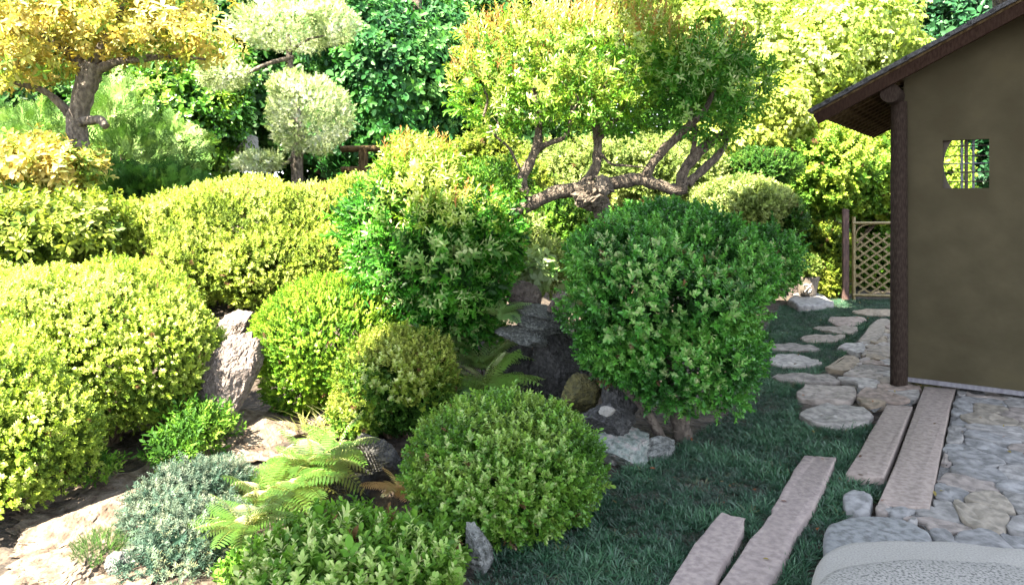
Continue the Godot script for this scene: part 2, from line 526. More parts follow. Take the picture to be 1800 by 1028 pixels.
func scatter(o: Node3D, called: String, mesh: Mesh, mat: Material, places: Array) -> MultiMeshInstance3D:
	var mm := MultiMesh.new()
	mm.transform_format = MultiMesh.TRANSFORM_3D
	mm.use_colors = true
	mm.mesh = mesh
	mm.instance_count = places.size()
	for i in places.size():
		mm.set_instance_transform(i, places[i][1])
		mm.set_instance_color(i, places[i][2])
	var node := MultiMeshInstance3D.new()
	node.name = called
	node.multimesh = mm
	node.material_override = mat
	node.set_meta("kind", "stuff")
	o.add_child(node, true)
	return node


func stems(o: Node3D, blobs: Array, n: int, thick: float, seed_: int, mat: Material = null) -> void:   # the branches inside a shrub, each a part
	rng.seed = seed_
	for i in n:
		var b: Array = blobs[i % blobs.size()]
		var r: Vector3 = b[1]
		var c: Vector3 = b[0]
		var end := c + Vector3(rng.randf_range(-0.7, 0.7) * r.x, rng.randf_range(-0.1, 0.6) * r.y, rng.randf_range(-0.6, 0.6) * r.z)
		var root := o.position + Vector3(rng.randf_range(-0.25, 0.25) * r.x, -0.03, rng.randf_range(-0.2, 0.2) * r.z)
		var mid := root.lerp(end, 0.5) + Vector3(rng.randf_range(-0.12, 0.12) * r.x, 0.1 * r.y, rng.randf_range(-0.1, 0.1))
		var g := Geo.new()
		g.tube([root, mid, end], [thick, thick * 0.7, thick * 0.25], 6, 0.15, noise)
		put(o, "stem", g.mesh(o.position), mat if mat else M.twig)


func limb(o: Node3D, called: String, points: Array, radii: Array, mat: Material, rough := 0.3, sides := 10) -> void:
	var g := Geo.new()
	g.tube(points, radii, sides, rough, noise)
	put(o, called, g.mesh(o.position), mat)


# ---------------------------------------------------------------- stone
func rock_mesh(size: Vector3, seed_: int, cuts := 9, n := 14, bumps := 0.22, seams := 0.0) -> ArrayMesh:
	rng.seed = seed_
	var planes := []
	for i in cuts:
		var d := Vector3(rng.randf_range(-1, 1), rng.randf_range(-0.7, 1), rng.randf_range(-1, 1)).normalized()
		planes.append([d, rng.randf_range(0.5, 0.86)])
	var shift := Vector3(rng.randf() * 40, rng.randf() * 40, rng.randf() * 40)
	var at := func(p: Vector3) -> Vector3:
		var d := p.normalized()
		var q := d * (1.0 + bumps * noise.get_noise_3dv(d * 1.1 + shift) * 1.5)
		for pl in planes:
			var over: float = q.dot(pl[0]) - pl[1]
			if over > 0.0:
				q -= (pl[0] as Vector3) * over * 0.99
		q += d * (0.06 * bumps / 0.22 * noise.get_noise_3dv(d * 4.5 + shift) + 0.045 * noise.get_noise_3dv(d * 11.0 + shift))
		if seams > 0.0:
			q *= 1.0 - seams * pow(absf(sin(q.y * 9.0 + 2.0 * noise.get_noise_3dv(d * 1.5 + shift))), 8.0)
		return q * size
	var tris := []
	for f in 6:
		var u := [Vector3.RIGHT, Vector3.RIGHT, Vector3.UP, Vector3.UP, Vector3.RIGHT, Vector3.RIGHT][f] as Vector3
		var w := [Vector3.UP, Vector3.UP, Vector3.BACK, Vector3.BACK, Vector3.BACK, Vector3.BACK][f] as Vector3
		var c := [Vector3.BACK, Vector3.FORWARD, Vector3.RIGHT, Vector3.LEFT, Vector3.UP, Vector3.DOWN][f] as Vector3
		var grid := []
		for i in n + 1:
			var row := []
			for j in n + 1:
				row.append(at.call(c + u * (2.0 * i / n - 1.0) + w * (2.0 * j / n - 1.0)))
			grid.append(row)
		for i in n:
			for j in n:
				tris.append_array([grid[i][j], grid[i + 1][j], grid[i + 1][j + 1], grid[i][j], grid[i + 1][j + 1], grid[i][j + 1]])
	return smoothed(tris, func(p: Vector3): return p / (size * size), -1)


func rock(label: String, at: Vector3, size: Vector3, seed_: int, mat: Material, turn := 0.0, tilt := Vector3.ZERO, cuts := 9, seams := 0.0, called := "rock") -> MeshInstance3D:
	var o := put(self, numbered(called), rock_mesh(size, seed_, cuts + 4 if cuts > 4 else cuts, 22, 0.22, seams), mat)
	o.position = at
	o.rotation = tilt + Vector3(0, turn, 0)
	tag(o, label, "rock")
	return o


# a laid stone: outline in (x, depth), top and bottom heights, rounded rim, uneven face
func stone_mesh(outline: PackedVector2Array, top: float, bottom: float, rim: float, sub := 3, ragged := 0.006, uneven := 0.004, seed_ := 1, soft := false) -> ArrayMesh:
	rng.seed = seed_
	var ring: Array = []
	var m := outline.size()
	for i in m:
		var a := outline[i]
		var b := outline[(i + 1) % m]
		var before := outline[(i + m - 1) % m]
		var after := outline[(i + 2) % m]
		for k in sub:
			var t := float(k) / sub
			var p := a.cubic_interpolate(b, before, after, t) if soft else a.lerp(b, t)
			ring.append(p + Vector2(rng.randf_range(-1, 1), rng.randf_range(-1, 1)) * ragged)
	var mid := Vector2.ZERO
	for p in ring:
		mid += p
	mid /= ring.size()
	var far := Vector2.ZERO      # long stones are inset towards a spine, not towards one point
	for p in ring:
		if (p - mid).length() > far.length():
			far = p - mid
	var axis := far.normalized()
	var half_width := 0.0
	for p in ring:
		half_width = maxf(half_width, absf((p - mid).dot(axis.orthogonal())))
	var spine := maxf(0.0, far.length() - half_width * 1.3) if far.length() > half_width * 2.5 else 0.0
	var core_of := func(p: Vector2) -> Vector2: return mid + axis * clampf((p - mid).dot(axis), -spine, spine)
	var height := func(p: Vector2, h: float) -> Vector3:
		return Vector3(p.x, h + uneven * (noise.get_noise_2d(p.x * 6.0 + seed_, p.y * 6.0) * 1.6 + noise.get_noise_2d(p.x * 20.0, p.y * 20.0 + seed_)), -p.y)
	var shells := []
	var steps := [[0.0, bottom], [0.0, top - rim], [rim * 0.3, top - rim * 0.3], [rim, top]]
	if rim > 0.03:
		steps = [[-rim * 0.1, bottom], [0.0, top - rim], [rim * 0.12, top - rim * 0.6], [rim * 0.4, top - rim * 0.22], [rim * 0.8, top - rim * 0.05], [rim * 1.3, top]]
	for s in steps:
		var shell := []
		for p in ring:
			var to: Vector2 = core_of.call(p)
			var q: Vector2 = p + (to - p).normalized() * s[0]
			shell.append(height.call(q, s[1]) if s[1] > bottom else Vector3(q.x, bottom, -q.y))
		shells.append(shell)
	for f in ([0.3] if spine > 0.0 else [0.3, 0.6, 0.85]):
		var shell := []
		for p in ring:
			var to: Vector2 = core_of.call(p)
			var q: Vector2 = p + (to - p).normalized() * steps[-1][0]
			shell.append(height.call(q.lerp(to, f), top))
		shells.append(shell)
	var tris := []
	var n := ring.size()
	for i in shells.size() - 1:
		for k in n:
			var j := (k + 1) % n
			tris.append_array([shells[i][k], shells[i + 1][k], shells[i + 1][j], shells[i][k], shells[i + 1][j], shells[i][j]])
	var last := PackedVector2Array()
	for p in shells[-1]:
		last.append(Vector2(p.x, p.z))
	var lid := Geometry2D.triangulate_polygon(last)
	if spine > 0.0:
		for i in lid:
			tris.append(shells[-1][i])
	else:
		var centre: Vector3 = height.call(mid, top)
		for i in last.size():
			tris.append_array([shells[-1][i], shells[-1][(i + 1) % last.size()], centre])
	var core := Vector3(mid.x, bottom - 0.4, -mid.y)
	var mesh := smoothed(tris, func(p: Vector3): return (p - core) * Vector3(1, 1, 1))
	return mesh


func centre_of(outline: PackedVector2Array) -> Vector2:
	var c := Vector2.ZERO
	for p in outline:
		c += p
	return c / outline.size()


func laid(called: String, label: String, category: String, outline: PackedVector2Array, top: float, rim: float, mat: Material, seed_: int, group := "", sub := 3, ragged := 0.006, uneven := 0.006, soft := false, bottom := -0.06) -> MeshInstance3D:
	var c := centre_of(outline)
	var local := PackedVector2Array()
	for p in outline:
		local.append(p - c)
	var o := put(self, numbered(called), stone_mesh(local, top, bottom, rim, sub, ragged, uneven, seed_, soft), mat)
	o.position = Vector3(c.x, 0, -c.y)
	tag(o, label, category, group)
	stones.append(outline)
	return o


# irregular paving: Voronoi cells inside `area`, each a stone of its own under `parent`
func paving(parent: Node3D, area: PackedVector2Array, pitch: float, gap: float, top: float, seed_: int, mats: Array, stretch := 1.0, limit := 300) -> void:
	rng.seed = seed_
	var lo := area[0]
	var hi := area[0]
	for p in area:
		lo = lo.min(p)
		hi = hi.max(p)
	var seeds := []
	var z := lo.y - pitch
	var row := 0
	while z < hi.y + pitch:
		var x := lo.x - pitch + (0.5 * pitch * stretch if row % 2 else 0.0)
		while x < hi.x + pitch:
			seeds.append(Vector2(x + rng.randf_range(-0.42, 0.42) * pitch * stretch, z + rng.randf_range(-0.4, 0.4) * pitch))
			x += pitch * stretch
		z += pitch
		row += 1
	var made := 0
	for s in seeds:
		var cell := PackedVector2Array([s + Vector2(-1, -1), s + Vector2(1, -1), s + Vector2(1, 1), s + Vector2(-1, 1)])
		for o in seeds:
			if o == s or (o - s).length() > pitch * 3.0 * stretch:
				continue
			cell = clipped(cell, (s + o) * 0.5, (o - s).normalized())
			if cell.size() < 3:
				break
		if cell.size() < 3:
			continue
		for inside in Geometry2D.intersect_polygons(cell, area):
			for shrunk in Geometry2D.offset_polygon(inside, -gap * rng.randf_range(0.6, 1.5), Geometry2D.JOIN_ROUND):
				if shrunk.size() < 3 or made >= limit:
					continue
				var a := 0.0
				for i in shrunk.size():
					a += shrunk[i].cross(shrunk[(i + 1) % shrunk.size()])
				if absf(a) * 0.5 < pitch * pitch * 0.06:
					continue
				var simple := thinned(shrunk, pitch * 0.2)
				if simple.size() < 3:
					continue
				var c := centre_of(simple)
				var local := PackedVector2Array()
				for p in simple:
					local.append(p - c)
				var st := put(parent, "paving_stone", stone_mesh(local, top + rng.randf_range(-0.006, 0.008), -0.02, 0.009, 3, 0.006, 0.009, rng.randi() % 1000, true), mats[rng.randi() % mats.size()])
				st.position = Vector3(c.x, 0, -c.y) - parent.position
				st.rotation = Vector3(rng.randf_range(-0.012, 0.012), 0, rng.randf_range(-0.012, 0.012))
				made += 1


func thinned(poly: PackedVector2Array, least: float) -> PackedVector2Array:
	var out := PackedVector2Array()
	for p in poly:
		if out.is_empty() or (p - out[-1]).length() > least:
			out.append(p)
	if out.size() > 2 and (out[0] - out[-1]).length() < least:
		out.remove_at(out.size() - 1)
	return out


func clipped(poly: PackedVector2Array, at: Vector2, n: Vector2) -> PackedVector2Array:
	var out := PackedVector2Array()
	for i in poly.size():
		var a := poly[i]
		var b := poly[(i + 1) % poly.size()]
		var da := (a - at).dot(n)
		var db := (b - at).dot(n)
		if da <= 0.0:
			out.append(a)
		if da * db < 0.0:
			out.append(a.lerp(b, da / (da - db)))
	return out


func sheet(outline: PackedVector2Array, y: float) -> ArrayMesh:
	var g := Geo.new()
	var t := Geometry2D.triangulate_polygon(outline)
	for i in range(0, t.size(), 3):
		g.flat(Vector3(outline[t[i]].x, y, -outline[t[i]].y), Vector3(outline[t[i + 1]].x, y, -outline[t[i + 1]].y), Vector3(outline[t[i + 2]].x, y, -outline[t[i + 2]].y), Vector3.UP)
	return g.mesh()


# ---------------------------------------------------------------- the ground
func rise(x: float, d: float) -> float:     # height of the ground at x, depth d
	var h := 0.46 * smoothstep(5.2, 6.6, d) * smoothstep(0.9, -0.9, x)
	h += 0.35 * smoothstep(7.5, 12.0, d) * smoothstep(3.2, 0.5, x)
	h += 0.12 * smoothstep(4.8, 6.2, d) * smoothstep(1.4, 0.6, x) * smoothstep(-0.9, 0.0, x)
	h += 0.14 * exp(-(pow(x + 1.66, 2) + pow(d - 4.5, 2)) / 0.09)
	h -= 0.2 * exp(-(pow(x + 0.62, 2) + pow(d - 3.75, 2)) / 0.1)
	h += 0.6 * smoothstep(12.0, 20.0, d)
	var far := smoothstep(0.35, 0.0, x) + smoothstep(5.6, 6.4, d) * smoothstep(2.3, 1.5, x)
	h += 0.035 * clampf(far, 0.0, 1.0) * (noise.get_noise_2d(x * 2.2, d * 2.2) + 0.5 * noise.get_noise_2d(x * 7.0, d * 7.0))
	return h


func make_ground() -> void:
	var xs := []
	var ds := []
	var x := -70.0
	while x < 70.0:
		xs.append(x)
		x += 0.12 if absf(x) < 5.0 else (0.6 if absf(x) < 14.0 else 7.0)
	xs.append(70.0)
	var d := -12.0
	while d < 120.0:
		ds.append(d)
		d += 3.0 if d < 0.0 else (0.12 if d < 9.0 else (0.6 if d < 22.0 else 9.0))
	ds.append(120.0)
	var tris := []
	for i in xs.size() - 1:
		for j in ds.size() - 1:
			var p := []
			for q in [[i, j], [i + 1, j], [i + 1, j + 1], [i, j + 1]]:
				p.append(Vector3(xs[q[0]], rise(xs[q[0]], ds[q[1]]), -ds[q[1]]))
			tris.append_array([p[0], p[1], p[2], p[0], p[2], p[3]])
	struct("ground", smoothed(tris, func(_p: Vector3): return Vector3.UP), M.soil)


# ---------------------------------------------------------------- plants
func shrub(called: String, label: String, category: String, blobs: Array, k: Dictionary, n_stems := 5, thick := 0.014, group := "") -> Node3D:
	var c: Vector3 = blobs[0][0]
	var o := thing(called, label, category, Vector3(c.x, rise(c.x, -c.z), c.z), group)
	if not k.has("low"):
		k.low = o.position.y + 0.02
	foliage(o, "foliage", blobs, k)
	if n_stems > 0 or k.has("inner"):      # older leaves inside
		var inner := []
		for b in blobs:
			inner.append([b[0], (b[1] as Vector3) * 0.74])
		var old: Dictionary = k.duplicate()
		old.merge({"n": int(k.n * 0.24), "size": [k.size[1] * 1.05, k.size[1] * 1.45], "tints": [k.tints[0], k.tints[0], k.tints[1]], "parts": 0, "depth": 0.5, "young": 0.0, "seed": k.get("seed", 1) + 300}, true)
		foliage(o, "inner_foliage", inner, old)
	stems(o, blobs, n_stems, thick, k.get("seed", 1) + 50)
	return o


func tree(called: String, label: String, at: Vector3, lean: Vector3, height: float, thick: float, blobs: Array, k: Dictionary, mat: Material, n_limbs := 5, group := "") -> Node3D:
	var o := thing(called, label, "tree", Vector3(at.x, rise(at.x, -at.z), at.z), group)
	var base := o.position + Vector3(0, -0.05, 0)
	var top := base + Vector3(0, height, 0) + lean
	var mid := base.lerp(top, 0.5) + Vector3(0.04 * height, 0, 0.02 * height)
	limb(o, "trunk", [base, mid, top], [thick, thick * 0.75, thick * 0.4], mat, 0.2, 9)
	rng.seed = k.get("seed", 1) + 5
	for i in mini(n_limbs, blobs.size() * 2):
		var b: Array = blobs[i % blobs.size()]
		var r: Vector3 = b[1]
		var from := base.lerp(top, rng.randf_range(0.4, 0.95))
		var end: Vector3 = b[0] + Vector3(rng.randf_range(-0.6, 0.6) * r.x, rng.randf_range(-0.3, 0.5) * r.y, rng.randf_range(-0.5, 0.5) * r.z)
		limb(o, "branch", [from, from.lerp(end, 0.5) + Vector3(0, 0.08 * height * rng.randf_range(-0.5, 1), 0), end], [thick * 0.4, thick * 0.28, thick * 0.1], mat, 0.15, 6)
	foliage(o, "crown", blobs, k)
	return o


func fern(label: String, at: Vector3, fronds: Array, tints: Array, seed_: int, group := "ferns among the rocks") -> void:   # fronds: [turn, length, pitch]
	var o := thing("fern", label, "fern", at, group)
	rng.seed = seed_
	for i in 15:
		fronds.append([rng.randf() * TAU, fronds[0][1] * rng.randf_range(0.6, 0.95), rng.randf_range(-0.95, -0.1)])
	for i in fronds.size():
		var f: Array = fronds[i]
		var part := put(o, "frond", SPRIG.frond[i % 3], tinted(M.matt, pick_tint(tints, rng.randf())))
		part.transform = Transform3D(Basis.from_euler(Vector3(f[2], f[0], rng.randf_range(-0.3, 0.3))).scaled(Vector3.ONE * f[1]), Vector3(rng.randf_range(-0.02, 0.02), 0, rng.randf_range(-0.02, 0.02)))


func _ready() -> void:
	noise.seed = 5
	noise.frequency = 1.0
	noise.fractal_octaves = 3
	fine_noise.seed = 9
	fine_noise.frequency = 1.0
	fine_noise.fractal_octaves = 2
	# ------------------------------------------------------------ camera, sky, sun, exposure
	var cam := Camera3D.new()
	cam.name = "camera"
	cam.projection = Camera3D.PROJECTION_FRUSTUM
	cam.near = 0.05
	cam.far = 400.0
	cam.size = 0.05 * 1028.0 / 1300.0
	cam.frustum_offset = Vector2(0, -0.05 * 164.0 / 1300.0)      # a shift lens: the camera stays level so that posts stay upright
	cam.position = Vector3(0, EYE, 0)
	cam.current = true
	add_child(cam)
	var sky := ProceduralSkyMaterial.new()
	sky.sky_top_color = Color(0.62, 0.66, 0.73)
	sky.sky_horizon_color = Color(0.89, 0.9, 0.91)
	sky.sky_curve = 0.2
	sky.ground_bottom_color = Color(0.12, 0.1, 0.08)
	sky.ground_horizon_color = Color(0.5, 0.52, 0.5)
	var env := Environment.new()
	env.background_mode = Environment.BG_SKY
	env.sky = Sky.new()
	env.sky.sky_material = sky
	env.background_energy_multiplier = 0.7
	env.tonemap_mode = Environment.TONE_MAPPER_LINEAR
	env.tonemap_exposure = 14.0
	env.sdfgi_enabled = true
	env.ssao_enabled = true
	env.ssil_enabled = true
	var we := WorldEnvironment.new()
	we.name = "world_environment"
	we.environment = env
	add_child(we)
	var sun := DirectionalLight3D.new()
	sun.name = "sun"
	sun.light_energy = 1.6
	sun.light_color = Color(1.0, 0.95, 0.86)
	sun.light_angular_distance = 0.5
	sun.shadow_enabled = true
	add_child(sun)
	var towards := Vector3(-0.431, 0.788, 0.437)        # from high above the azaleas, from behind the viewer's shoulder
	sun.basis = Basis.looking_at(-towards, Vector3.UP)

	make_materials()
	make_sprigs()
	make_ground()
	build_hut()
	build_stonework()
	build_lawn()
	build_gate()
	build_backdrop()
	build_trained_tree()
	build_middle()
	build_near()


# ---------------------------------------------------------------- the hut
const PITCH := 0.506
func roof_y(x: float) -> float:
	return 2.166 + PITCH * (1.575 - absf(x - 1.0))


func build_hut() -> void:
	var o := thing("waiting_hut", "small hut with an olive brown plaster gable wall and one little barred window", "hut", Vector3(2.95, 0, -5.63))
	o.rotation.y = deg_to_rad(-35)
	# the wall, with its window opening
	var g := Geo.new()
	var zf := -0.02
	var zb := -0.1
	var wx := [0.288, 0.577]
	var wy := [1.53, 1.885]
	var low := 0.1
	var x0 := 0.03
	var x1 := 1.97
	for z in [zf, zb]:
		var out := Vector3(0, 0, 1) if z == zf else Vector3(0, 0, -1)
		var q := func(xa: float, ya: float, xb: float, yb: float, yc: float) -> void:    # from xa to xb, bottom ya, tops yb and yc
			g.quad(Vector3(xa, ya, z), Vector3(xb, ya, z), Vector3(xb, yc, z), Vector3(xa, yb, z), out)
		q.call(x0, low, wx[0], roof_y(x0) - 0.085, roof_y(wx[0]) - 0.085)
		q.call(wx[0], low, wx[1], wy[0], wy[0])
		q.call(wx[0], wy[1], wx[1], roof_y(wx[0]) - 0.085, roof_y(wx[1]) - 0.085)
		q.call(wx[1], low, 1.0, roof_y(wx[1]) - 0.085, roof_y(1.0) - 0.085)
		q.call(1.0, low, x1, roof_y(1.0) - 0.085, roof_y(x1) - 0.085)
	for k in 2:
		var s := 1.0 if k == 0 else -1.0
		g.quad(Vector3(wx[k], wy[0], zf), Vector3(wx[k], wy[1], zf), Vector3(wx[k], wy[1], zb), Vector3(wx[k], wy[0], zb), Vector3(s, 0, 0))
		g.quad(Vector3(wx[0], wy[k], zf), Vector3(wx[1], wy[k], zf), Vector3(wx[1], wy[k], zb), Vector3(wx[0], wy[k], zb), Vector3(0, s, 0))
	for x in [x0, x1]:
		g.quad(Vector3(x, low, zf), Vector3(x, low, zb), Vector3(x, roof_y(x) - 0.085, zb), Vector3(x, roof_y(x) - 0.085, zf), Vector3(x - 1.0, 0, 0))
	g.quad(Vector3(x0, low, zf), Vector3(x1, low, zf), Vector3(x1, low, zb), Vector3(x0, low, zb), Vector3.DOWN)
	for s in [-1.0, 1.0]:
		var e := x0 if s < 0 else x1
		g.quad(Vector3(e, roof_y(e) - 0.085, zf), Vector3(1, roof_y(1) - 0.085, zf), Vector3(1, roof_y(1) - 0.085, zb), Vector3(e, roof_y(e) - 0.085, zb), Vector3.UP)
	var wall := put(o, "wall", g.mesh(), M.plaster)
	# the window: a bent inner board and a lattice of thin bars
	g = Geo.new()
	var cx := 0.288 + 0.33
	var cy: float = (wy[0] + wy[1]) / 2.0
	for s in [-1.0, 1.0]:
		var corner := Vector3(0.286, cy + s * 0.18, -0.075)
		var last := Vector3(0.29, cy + s * 0.02, -0.075)
		for k in 7:
			var a: float = lerpf(0.06, 0.6, (k + 1) / 7.0)
			var p := Vector3(cx - 0.33 * cos(a), cy + s * 0.33 * sin(a), -0.075)
			p.y = clampf(p.y, wy[0] - 0.004, wy[1] + 0.004)
			for z in [0.0, -0.022]:
				g.flat(corner + Vector3(0, 0, z), last + Vector3(0, 0, z), p + Vector3(0, 0, z), Vector3(0, 0, 1 if z == 0.0 else -1))
			g.quad(last, p, p + Vector3(0, 0, -0.022), last + Vector3(0, 0, -0.022), Vector3(1, -s * 0.4, 0))
			last = p
	put(o, "window", g.mesh(), M.dark_bar)
	var window: Node3D = o.get_node("window")
	for x in [0.402, 0.43, 0.475]:
		g = Geo.new()
		g.tube([Vector3(x, wy[0] - 0.01, -0.13), Vector3(x, wy[1] + 0.01, -0.13)], [0.009 if x != 0.43 else 0.012, 0.009 if x != 0.43 else 0.012], 8)
		put(window, "bar", g.mesh(), M.bar_wood if x != 0.43 else M.dark_bar)
	for y in [0.05, 0.12, 0.185, 0.24, 0.315]:
		g = Geo.new()
		g.tube([Vector3(0.26, wy[0] + y, -0.115), Vector3(0.6, wy[0] + y, -0.115)], [0.0045, 0.0045], 6)
		put(window, "bar", g.mesh(), M.bar_wood if y == 0.185 else M.dark_bar)
	# sill board and footing
	g = Geo.new()
	g.box(Transform3D(Basis(), Vector3(1.0, 0.084, -0.055)), Vector3(1.9, 0.032, 0.1), 0.004)
	put(o, "sill_board", g.mesh(), M.sill_wood)
	var feet: Array = [0.16, 0.45, 0.75, 1.1, 1.45, 1.8]
	for i in feet.size():
		var st := put(o, "footing_stone", rock_mesh(Vector3(0.15, 0.055, 0.08), 300 + i, 6, 8), M.ochre_rock if i == 0 else M.dark_rock)
		st.position = Vector3(feet[i], 0.015, -0.09)
	# posts, beams
	for at in [Vector3(0, 0, 0), Vector3(2.0, 0, 0), Vector3(0, 0, -1.9), Vector3(2.0, 0, -1.9)]:
		g = Geo.new()
		g.tube([at + Vector3(0, -0.03, 0), at + Vector3(0, 1.1, 0), at + Vector3(0, 2.19, 0)], [0.062, 0.06, 0.057], 14, 0.04, noise)
		put(o, "post", g.mesh(), M.post_wood)
	for x in [-0.03, 2.03]:
		g = Geo.new()
		g.tube([Vector3(x, 2.235, 0.22), Vector3(x, 2.235, -2.15)], [0.07, 0.07], 16)
		put(o, "eave_beam", g.mesh(), M.post_wood)
	g = Geo.new()
	g.tube([Vector3(1, 2.72, 0.22), Vector3(1, 2.72, -2.15)], [0.07, 0.07], 14)
	put(o, "ridge_beam", g.mesh(), M.post_wood)
	g = Geo.new()
	g.box(Transform3D(Basis(), Vector3(1, 2.12, -1.9)), Vector3(1.9, 0.1, 0.08), 0.005)
	put(o, "tie_beam", g.mesh(), M.post_wood)
	# roof: deck and covering on both slopes, barge boards, rafters
	var slope := atan(PITCH)
	for s in [-1.0, 1.0]:
		var b := Basis(Vector3(0, 0, 1), -s * slope)
		var long := 1.575 / cos(slope)
		var mid := func(drop: float, z: float) -> Transform3D:
			return Transform3D(b, Vector3(1.0 + s * 1.575 / 2.0, roof_y(1.0 + s * 1.575 / 2.0) - drop / cos(slope), z))
		for k in 12:      # courses of thin shingle, each lapping the one below
			g = Geo.new()
			var along := -long / 2.0 + long * (k + 0.5) / 12.0
			var t: Transform3D = mid.call(0.024 + 0.006, -0.92)
			t.basis = Basis(Vector3(0, 0, 1), -s * slope - s * -0.03)
			t.origin += b * Vector3(s * along, 0, 0)
			g.box(t, Vector3(long / 12.0 + 0.03, 0.03, 2.46), 0.004)
			put(o, "roof_course", g.mesh(), M.roofing)
		g = Geo.new()
		g.box(mid.call(0.054, -0.925), Vector3(long - 0.05, 0.016, 2.4), 0.0)
		put(o, "roof_deck", g.mesh(), M.rafter_wood)
		g = Geo.new()
		var t2: Transform3D = mid.call(0.102, 0.255)
		g.box(t2, Vector3(long - 0.07, 0.078, 0.028), 0.004)
		put(o, "barge_board", g.mesh(), M.barge_wood)
		var z := 0.1
		while z > -2.1:
			g = Geo.new()
			var t3: Transform3D = mid.call(0.088, z)
			t3.origin += b * Vector3(s * -0.015, 0, 0)
			g.box(t3, Vector3(long - 0.1, 0.05, 0.045), 0.004)
			put(o, "rafter", g.mesh(), M.rafter_wood)
			z -= 0.165
	g = Geo.new()
	g.tube([Vector3(1, 2.975, 0.32), Vector3(1, 2.975, -2.16)], [0.05, 0.05], 10)
	put(o, "ridge_cap", g.mesh(), M.roofing)


